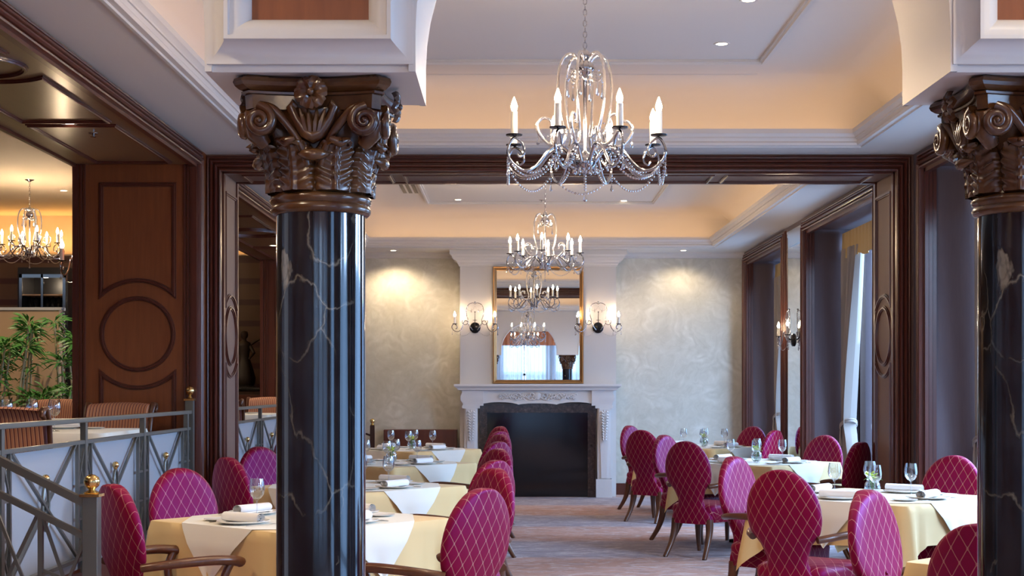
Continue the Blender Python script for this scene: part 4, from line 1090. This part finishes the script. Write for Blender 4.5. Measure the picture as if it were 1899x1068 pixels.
def table_set(cx, cy, phi, lab, side, seats=(0, 1, 2, 3), i=0):
    tabP.put((cx, cy, 0), phi, f'square pedestal table under cloths, the {lab}', f'{side}-side dining tables')
    uc = tag(under_cloth(i).obj('tablecloth', M['under_cloth'], smooth=50, loc=(cx, cy, 0)), f'golden yellow tablecloth hanging to the seats on the {lab}', 'tablecloth', f'golden tablecloths on the {side}-side tables'); uc.rotation_euler = (0, 0, phi)
    oc = tag(over_cloth(i).obj('top_cloth', M['over_cloth'], smooth=40, loc=(cx, cy, 0)), f'cream top cloth laid cornerwise on the {lab}', 'tablecloth', f'cream top cloths on the {side}-side tables'); oc.rotation_euler = (0, 0, phi)
    settings(cx, cy, ZS, phi, lab, side, seats)
for i, (x, y) in enumerate(TL): table_set(x, y, R(50), ordl[i], 'railing', i=i)
for i, (x, y) in enumerate(TR): table_set(x, y, R(44 + (i % 2)), ordr[i], 'window', i=i + 4)
# ------------------------------------------------------------------ railing, newel and handrail
def X_bay(mb, x, y0, y1, z0, z1):
    pass
def railing(y0, y1, label, posts):
    t = thing('railing', label, 'railing', (XL - .03, 0, 0), 0, 'metal railings along the raised level'); zr, zm, zb = 1.325, 1.195, .52
    MB().box(-.022, .022, y0, y1, zr - .028, zr).obj('handrail', M['rail_metal'], t, bevel=.003)
    MB().box(-.014, .014, y0, y1, zm - .022, zm).box(-.014, .014, y0, y1, zb - .022, zb).obj('rail', M['rail_metal'], t)
    for k, y in enumerate(posts):
        MB().box(-.016, .016, y - .022, y + .022, PLZ, zr - .02).obj('post', M['rail_metal'], t)
        for s in (-1, 1):
            yy = y + s * .13
            if not (y0 < yy < y1): continue
            la = MB().box(-.010, .010, yy - .010, yy + .010, zb, zm - .02)
            for za, zc_ in ((zm - .022, zm - .25), (zb + .20, zb)):
                la.bar((.004, y, za), (.004, yy, zc_), .010).bar((-.004, yy, za), (-.004, y, zc_), .010)
            la.bar((0, y, zm - .26), (0, yy, zm - .26), .014).bar((0, y, zb + .22), (0, yy, zb + .22), .014)
            la.obj('lattice', M['rail_metal'], t)
        if k + 1 < len(posts):
            ya, yb = y + .14, posts[k + 1] - .14; ym_ = (ya + yb) / 2
            c = MB().bar((.006, ya, zm - .02), (.006, yb, zb), .016).bar((-.006, yb, zm - .02), (-.006, ya, zb), .016)
            zc_ = (zm + zb) / 2
            c.tube([(0, ym_ + .052 * math.cos(q), zc_ + .125 * math.sin(q)) for q in [2 * math.pi * i / 28 for i in range(28)]], .009, 7, True)
            c.obj('crossed_bars', M['rail_metal'], t, smooth=40)
            MB().ball((0, ym_, zc_ + .155), .022, 12, 8).lathe([(.008, -.03), (.014, -.02), (.006, 0), (0, 0)], 10, (0, ym_, zc_ + .155)).obj('finial', M['brass'], t, smooth=50)
    MB().box(-.034, -.028, y0 + .02, y1 - .02, PLZ + .02, zm - .03).obj('glass_panel', M['frosted'], t)
    return t
rl = railing(6.9, 11.35, 'grey metal railing with frosted panels along the near raised level', [7.12, 8.52, 9.88, 11.2])
y_ = 11.33
MB().box(-.03, .03, y_ - .03, y_ + .03, PLZ - .4, 1.40).obj('end_post', M['rail_metal'], rl)
MB().box(-.04, .04, y_ - .04, y_ + .04, 1.40, 1.415).lathe([(.012, 1.415), (.026, 1.42), (.012, 1.432), (.010, 1.44), (.026, 1.452), (.034, 1.478), (.026, 1.502), (.008, 1.515), (0, 1.517)], 16, (0, y_, 0)).obj('finial', M['brass'], rl, smooth=40)
railing(12.95, 19.85, 'grey metal railing with frosted panels along the far raised level', [13.1, 14.5, 15.9, 17.3, 18.7, 19.8])
# newel post of the steps with its sloping handrail
NX, NY = -1.93, 6.70
t = thing('stair_railing', 'sloping metal stair handrail ending in a square post with a brass ball', 'handrail', (NX, NY, 0))
npst = MB().box(-.035, .035, -.035, .035, 0, 1.0).obj('newel_post', M['rail_metal'], t, bevel=.003)
MB().box(-.045, .045, -.045, .045, 1.0, 1.012).lathe([(.032, 1.012), (.036, 1.018), (.014, 1.030), (.018, 1.036), (.032, 1.048), (.038, 1.068), (.032, 1.088), (.014, 1.100), (0, 1.103)], 18).obj('finial', M['brass'], npst, smooth=40)
sl = .50
def hr(z0, x, sx=0): return (x, 0, z0 - sl * x)
MB().bar(hr(.955, -.03), hr(.955, -.98), .045, .035).obj('handrail', M['rail_metal'], t)
MB().bar(hr(.80, -.03), hr(.80, -.98), .03, .028).bar(hr(.22, -.03), hr(.22, -.98), .025, .025).obj('rail', M['rail_metal'], t)
for x in (-.235, -.47, -.90):
    MB().box(x - .011, x + .011, -.012, .012, .2 - sl * x, .80 - sl * x).obj('baluster', M['rail_metal'], t)
c = MB().bar((-.03, .005, .33), (-.225, .005, .90), .014).bar((-.03, -.005, .80), (-.225, -.005, .33), .014).bar((-.03, .0, .58), (-.225, .0, .66), .014)
c.bar((-.25, .006, .92), (-.47, .006, .46), .014).bar((-.25, -.006, .46), (-.47, -.006, 1.02), .014)
c.bar((-.48, .006, 1.03), (-.9, .006, .66), .014).bar((-.48, -.006, .5), (-.9, -.006, 1.22), .014)
c.obj('crossed_bars', M['rail_metal'], t)
# small stair post pair in the far room
t = thing('far_newel_posts', 'dark posts with brass ball tops and rail beside the low cabinet', 'handrail', (-1.84, 19.3, 0)); t.name = 'stair_railing_far'
for x, z in ((0, 1.0), (-.20, .86)):
    MB().box(x - .03, x + .03, -.03, .03, 0, z).obj('newel_post', M['dark_wood'], t)
    MB().lathe([(.026, 0), (.03, .01), (.012, .022), (.03, .045), (.034, .062), (.026, .082), (0, .094)], 14, (x, 0, z)).obj('finial', M['brass'], t, smooth=40)
MB().bar((0, 0, .86), (-.2, 0, .93), .025).obj('handrail', M['dark_wood'], t)

# ------------------------------------------------------------------ raised level: striped chairs, tables, plants, cabinet, statue
def make_striped():
    t = thing('striped_chair', '', 'chair')
    rg = []
    for z, y, th, hw in ((.40, -.20, .04, .22), (.55, -.22, .04, .225), (.75, -.25, .038, .235), (.88, -.28, .036, .24), (.92, -.30, .04, .24), (.945, -.325, .04, .24), (.955, -.35, .03, .24), (.945, -.375, .02, .24)):
        rg.append([V3((-hw, y - th, z)), V3((-hw * .5, y - th - .03, z + .01)), V3((0, y - th - .04, z + .014)), V3((hw * .5, y - th - .03, z + .01)), V3((hw, y - th, z)), V3((hw, y + th, z)), V3((hw * .5, y + th - .02, z + .01)), V3((0, y + th - .03, z + .014)), V3((-hw * .5, y + th - .02, z + .01)), V3((-hw, y + th, z))])
    MB().loft(rg).obj('backrest', M['stripe'], t, smooth=60)
    MB().box(-.25, .25, -.22, .26, .36, .47).obj('seat', M['stripe'], t, bevel=.03)
    for s in (-1, 1):
        MB().tube([(s * .255, -.24, .42), (s * .262, -.26, .7), (s * .265, -.29, .88), (s * .265, -.335, .955), (s * .265, -.38, .95), (s * .265, -.39, .915), (s * .265, -.36, .895)], [.016, .016, .018, .02, .02, .018, .014], 8).obj('side_frame', M['chair_wood'], t, smooth=50)
        MB().tube([(s * .22, .23, .38), (s * .22, .24, 0)], [.022, .014], 8).obj('leg', M['chair_wood'], t, smooth=50)
        MB().tube([(s * .22, -.22, .40), (s * .225, -.30, 0)], [.022, .015], 8).obj('leg', M['chair_wood'], t, smooth=50)
    return t
sch = Proto(make_striped())
g_ = 'striped chairs on the raised level'
sn_ = 'brown striped roll-back chair, raised level, '
def put_s(x, y, face, lab, z=PLZ): sch.put((x, y, z), R(face - 90), sn_ + lab, g_)
put_s(-3.05, 10.86, -98, 'in front of the round-panelled pier')
put_s(-2.98, 8.95, 85, 'back turned, by the near end of the railing')
put_s(-3.98, 10.1, 0, 'far from the railing at the near laid table')
put_s(-4.62, 14.4, -95, 'in front of the planted divider wall')
put_s(-5.6, 12.2, 60, 'beside the second raised table')
put_s(-2.98, 17.45, -95, 'behind the far railing, fireplace end')
put_s(-2.98, 15.1, 88, 'behind the far railing, portal end')
ucl = lambda: under_cloth(11)
def table_up(cx, cy, phi, lab, i, seats):
    tabP.put((cx, cy, PLZ), phi, f'pedestal table on the raised level, {lab}', 'raised-level tables')
    o = tag(ucl().obj('tablecloth', M['over_cloth'], smooth=50, loc=(cx, cy, PLZ)), f'cream tablecloth on the raised-level table {lab}', 'tablecloth', 'raised-level tablecloths'); o.rotation_euler = (0, 0, phi)
    settings(cx, cy, PLZ + HT - .0113, phi, 'raised-level table ' + lab, 'raised', seats)
table_up(-3.20, 9.95, 0, 'beside the near railing', 0, (1, 3, 2))
table_up(-4.75, 13.3, 0, 'before the plants', 1, (1, 3))
table_up(-3.20, 16.3, 0, 'beside the far railing', 2, (1, 3))

dv = thing('divider_wall', 'tan plastered divider wall with a pale cap behind the plants', 'partition', (-7.0, 16.0, PLZ))
MB().box(-2.9, 2.05, -.06, .06, 0, 1.93).obj('panel', M['tan_wall'], dv)
MB().box(-2.92, 2.08, -.075, .075, 1.93, 1.96).obj('cap', M['white_paint'], dv)
mb = MB(); r = random.Random(5)
for k in range(46): mb.ball((-4.88 + r.uniform(-.012, .012), 15.88, PLZ + .05 + k * .042), .02, 6, 4)
tag(mb.obj('crystal_strand', M['crystal']), 'sparkling hanging strand of glass beads at the end of the divider wall', 'bead strand')
def leaf_cluster(mb, c, n, r, ln, wd, up=.2):
    for _ in range(n):
        a = r.uniform(0, 2 * math.pi); e = r.uniform(-.7, .6) + up
        d = V3((math.cos(a) * math.cos(e), math.sin(a) * math.cos(e), math.sin(e))); L_ = ln * r.uniform(.7, 1.2)
        s_ = d.cross(V3((0, 0, 1))).normalized() * wd; c0 = V3(c) + d * .02
        g = V3((0, 0, -L_ * .25))
        mb.add([c0, c0 + d * L_ * .45 + s_ + g * .15, c0 + d * L_ + g, c0 + d * L_ * .45 - s_ + g * .15, c0 + d * L_ * .5 + V3((0, 0, wd * .5))], [(0, 1, 4), (1, 2, 4), (2, 3, 4), (3, 0, 4)])
def plant(x, y, h, seed, lab, dens=1.0, wide=.28):
    r = random.Random(seed); t = thing('bamboo_palm', lab, 'plant', (x, y, PLZ), 0, 'leafy plants along the divider wall')
    MB().lathe([(0, 0), (.15, 0), (.18, .28), (.165, .28), (.15, .25), (0, .25)], 20).obj('pot', M['dark_wood'], t, smooth=30)
    fo = MB()
    for k in range(6):
        a = r.uniform(0, 6.28); b = r.uniform(.2, 1) * wide
        P = spline([(.05 * math.cos(a), .05 * math.sin(a), .25), (b * .5 * math.cos(a), b * .5 * math.sin(a), h * .45), (b * math.cos(a + .3), b * math.sin(a + .3) * .6, h * r.uniform(.75, 1))], 5)
        MB().tube(P, .011, 6).obj('stem', M['stalk'], t, smooth=50)
        for q in P[4:]:
            if r.random() < .75 * dens: leaf_cluster(fo, q + V3((r.uniform(-.09, .09), r.uniform(-.05, .05), r.uniform(-.05, .05))), int(5 * dens), r, .15, .011)
        leaf_cluster(fo, P[-1], int(22 * dens), r, .20, .014, .3)
    fo.obj('foliage', M['leaf'], t, kind=None)
S15 = FPX / 15.3
plant((28 - VX) / S15, 15.3, 1.80, 1, 'tall leafy bamboo palm before the tan divider wall, under the chandelier', 1.1, .35)
plant((-10 - VX) / S15, 15.2, 1.55, 4, 'leafy palm at the outer picture edge before the divider wall', 1.0)
plant((125 - VX) / S15, 15.4, 1.78, 6, 'tall leafy bamboo palm beside the panelled pier', 1.1, .25)
plant((100 - VX) / S15, 15.2, 1.05, 12, 'short leafy palm behind the wine glasses', .9)
# wine cabinet on the dark back wall
cb = thing('wine_cabinet', 'glazed steel-framed wine cabinet against the dark back wall', 'cabinet', (-6.85, 21.1, PLZ - .15))
MB().box(-.2, .52, -.3, .3, .15, .25).box(-.2, .52, -.3, .3, 2.85, 2.95).box(-.2, .52, .26, .3, .1, 2.85).box(-.2, -.15, -.3, .3, .1, 2.85).box(.47, .52, -.3, .3, .1, 2.85).obj('case', M['black'], cb)
MB().box(-.17, -.13, -.33, -.29, .1, 2.85).box(.45, .49, -.33, -.29, .1, 2.85).box(-.17, .49, -.33, -.29, 2.80, 2.85).box(.14, .17, -.33, -.29, .1, 2.85).obj('frame', M['chrome'], cb)
MB().box(-.13, .45, -.305, -.30, .12, 2.8).obj('door_glass', M['pane'], cb)
for z in (2.05, 2.3, 2.55): MB().box(-.17, .49, -.26, .26, z, z + .02).obj('shelf', M['tan_wall'], cb)
light('POINT', 'cabinet_lamp', (-6.7, 20.95, PLZ + 2.6), 5, (1, .75, .5), shadow_soft_size=.05)
r = random.Random(2)
for z, lz in ((2.32, 'top'), (2.07, 'middle')):
    for k in range(6):
        x = -6.95 + k * .082
        nb_ = ['first', 'second', 'third', 'fourth', 'fifth', 'sixth', 'seventh'][k]
        tag(MB().lathe([(0, 0), (.037, 0), (.038, .15), (.015, .19), (.014, .225), (0, .225)], 12, (x, 21.05, PLZ - .15 + z)).obj('wine_bottle', M['black_metal'], smooth=40), f'dark bottle, {nb_} along the {lz} shelf of the wine cabinet', 'bottle', f'bottles on the {lz} cabinet shelf')
# sideboard and bronze figure
sb = thing('sideboard', 'dark wooden sideboard under the bronze figure behind the far railing', 'sideboard', (-3.95, 21.05, PLZ))
MB().box(-.7, .55, -.2, .2, .06, 1.04).obj('body', M['dark_wood'], sb, bevel=.01)
MB().box(-.73, .58, -.23, .23, 1.04, 1.08).obj('top', M['black_metal'], sb, bevel=.008)
for x in (-.38, .23):
    d = MB().box(x - .29, x + .29, -.215, -.2, .12, .98).obj('door', M['mahogany'], sb, bevel=.004); MB().ball((x + .24, -.225, .6), .015).obj('knob', M['brass'], d)
fg = thing('bronze_statue', 'dark bronze winged figure standing on the sideboard', 'statue', (-3.86, 21.05, PLZ + 1.08))
bd = MB().lathe([(0, 0), (.16, 0), (.16, .02), (.12, .03), (.14, .06), (.15, .14), (.12, .26), (.085, .38), (.07, .46), (.085, .54), (.10, .60), (.09, .65), (.035, .68), (.03, .71), (.05, .73), (.058, .77), (.05, .81), (.0, .83)], 22)
bd.v = [(x * (1 + .12 * math.sin(5 * math.atan2(y, x + 1e-6)) * (z < .45)), y * .85, z) for x, y, z in bd.v]
bd.obj('body', M['bronze'], fg, smooth=60)
for s in (-1, 1):
    P = spline([(s * .06, .04, .60), (s * .16, .06, .68), (s * .30, .05, .74), (s * .36, .04, .76)], 4)
    MB().tube(P, [.035, .045, .05, .05, .045, .04, .038, .034, .03, .025, .018, .012, .006], 8, flat=.4).obj('wing', M['bronze'], fg, smooth=60)
    MB().tube([(s * .09, -.02, .60), (s * .15, -.05, .50), (s * .10, -.11, .43)], [.028, .022, .016], 8).ball((s * .10, -.12, .425), .02).obj('arm', M['bronze'], fg, smooth=60)

# ------------------------------------------------------------------ curtains and pelmets in the window bays
def drape(a, b, y_wall, s, lab, X=XR + .44):
    # gathered drape hung beside the jamb at y_wall, reaching along s (+1 / -1), tied back at the jamb
    t = thing('curtain', lab, 'curtain', (X, y_wall, 0), 0, 'tied-back curtains in the window bays')
    rows = []; NR, NC = 34, 60
    for j in range(NR + 1):
        z = 3.02 - 3.0 * j / NR
        if z > 1.08: k = (z - 1.08) / 1.94; wdt = .20 + .50 * k ** 1.3; off = .03
        else: k = (1.08 - z) / 1.08; wdt = .20 + .22 * min(1, k * 2.2) ** .7; off = .03
        amp = .065
        rows.append([V3((amp * math.sin(2 * math.pi * 7 * i / NC) + .012 * math.sin(i * .9 + z * 2), s * (off + wdt * i / NC), z)) for i in range(NC + 1)])
    MB().loft(rows, False).obj('drape', M['curtain'], t, smooth=60)
    tb = MB()
    for o in (0, .022):
        tb.tube([(.085 * math.cos(q), s * (.135 + .125 * math.sin(q)), 1.08 + o + .06 * math.sin(q)) for q in [2 * math.pi * i / 20 for i in range(20)]], .012, 6, True)
    tb.tube([(-.08, s * .12, 1.08), (-.09, s * .14, .97), (-.08, s * .14, .86)], [.008, .012, .022], 8)
    tb.obj('tieback', M['curtain'], t, smooth=60)
names = ['farthest window bay', 'window bay beyond the portal', 'window bay before the portal', 'window bay beside the column', 'bay before the arcade', 'bay nearest the end wall']
for i, (a, b) in enumerate(BAYS):
    if True:
        drape(a, b, b - .01, -1, f'pale pleated curtain tied back at the fireplace end of the {names[i]}')
        drape(a, b, a + .01, 1, f'pale pleated curtain tied back at the column end of the {names[i]}')
    rows = []
    for z in (3.20, 3.06, 2.94, 2.90):
        rows.append([V3((XR + .40 + .010 * math.sin(k * 1.1) * (z < 3.1), a + .02 + (b - a - .04) * k / 120, z - (.0 if z > 2.95 else .02 * math.sin(k * .26)))) for k in range(121)])
    tag(MB().loft(rows, False).obj('pelmet', M['pelmet'], smooth=60), f'golden pleated fabric pelmet over the {names[i]}', 'pelmet', 'golden window pelmets')
# sheer curtains and valance on the end wall behind the camera
for i, (a, b) in enumerate(((-2.1, .35), (.45, 2.9))):
    rows = []
    for z in (3.02, 1.8, .04): rows.append([V3((a + (b - a) * k / 220, YE + .12 + .035 * math.sin(k * .55), z)) for k in range(221)])
    tag(MB().loft(rows, False).obj('sheer_curtain', M['sheer'], smooth=60), 'white sheer curtain on the end wall, %s half, seen in the fireplace mirror' % ('railing-side', 'window-side')[i], 'curtain', 'sheer curtains of the end wall')
rows = []
for z in (3.20, 3.0, 2.78): rows.append([V3((-2.2 + 5.2 * k / 260, YE + .2 + .02 * math.sin(k * .8), z)) for k in range(261)])
tag(MB().loft(rows, False).obj('valance', M['stripe'], smooth=60), 'brown pleated valance above the sheer curtains, seen in the fireplace mirror', 'valance')
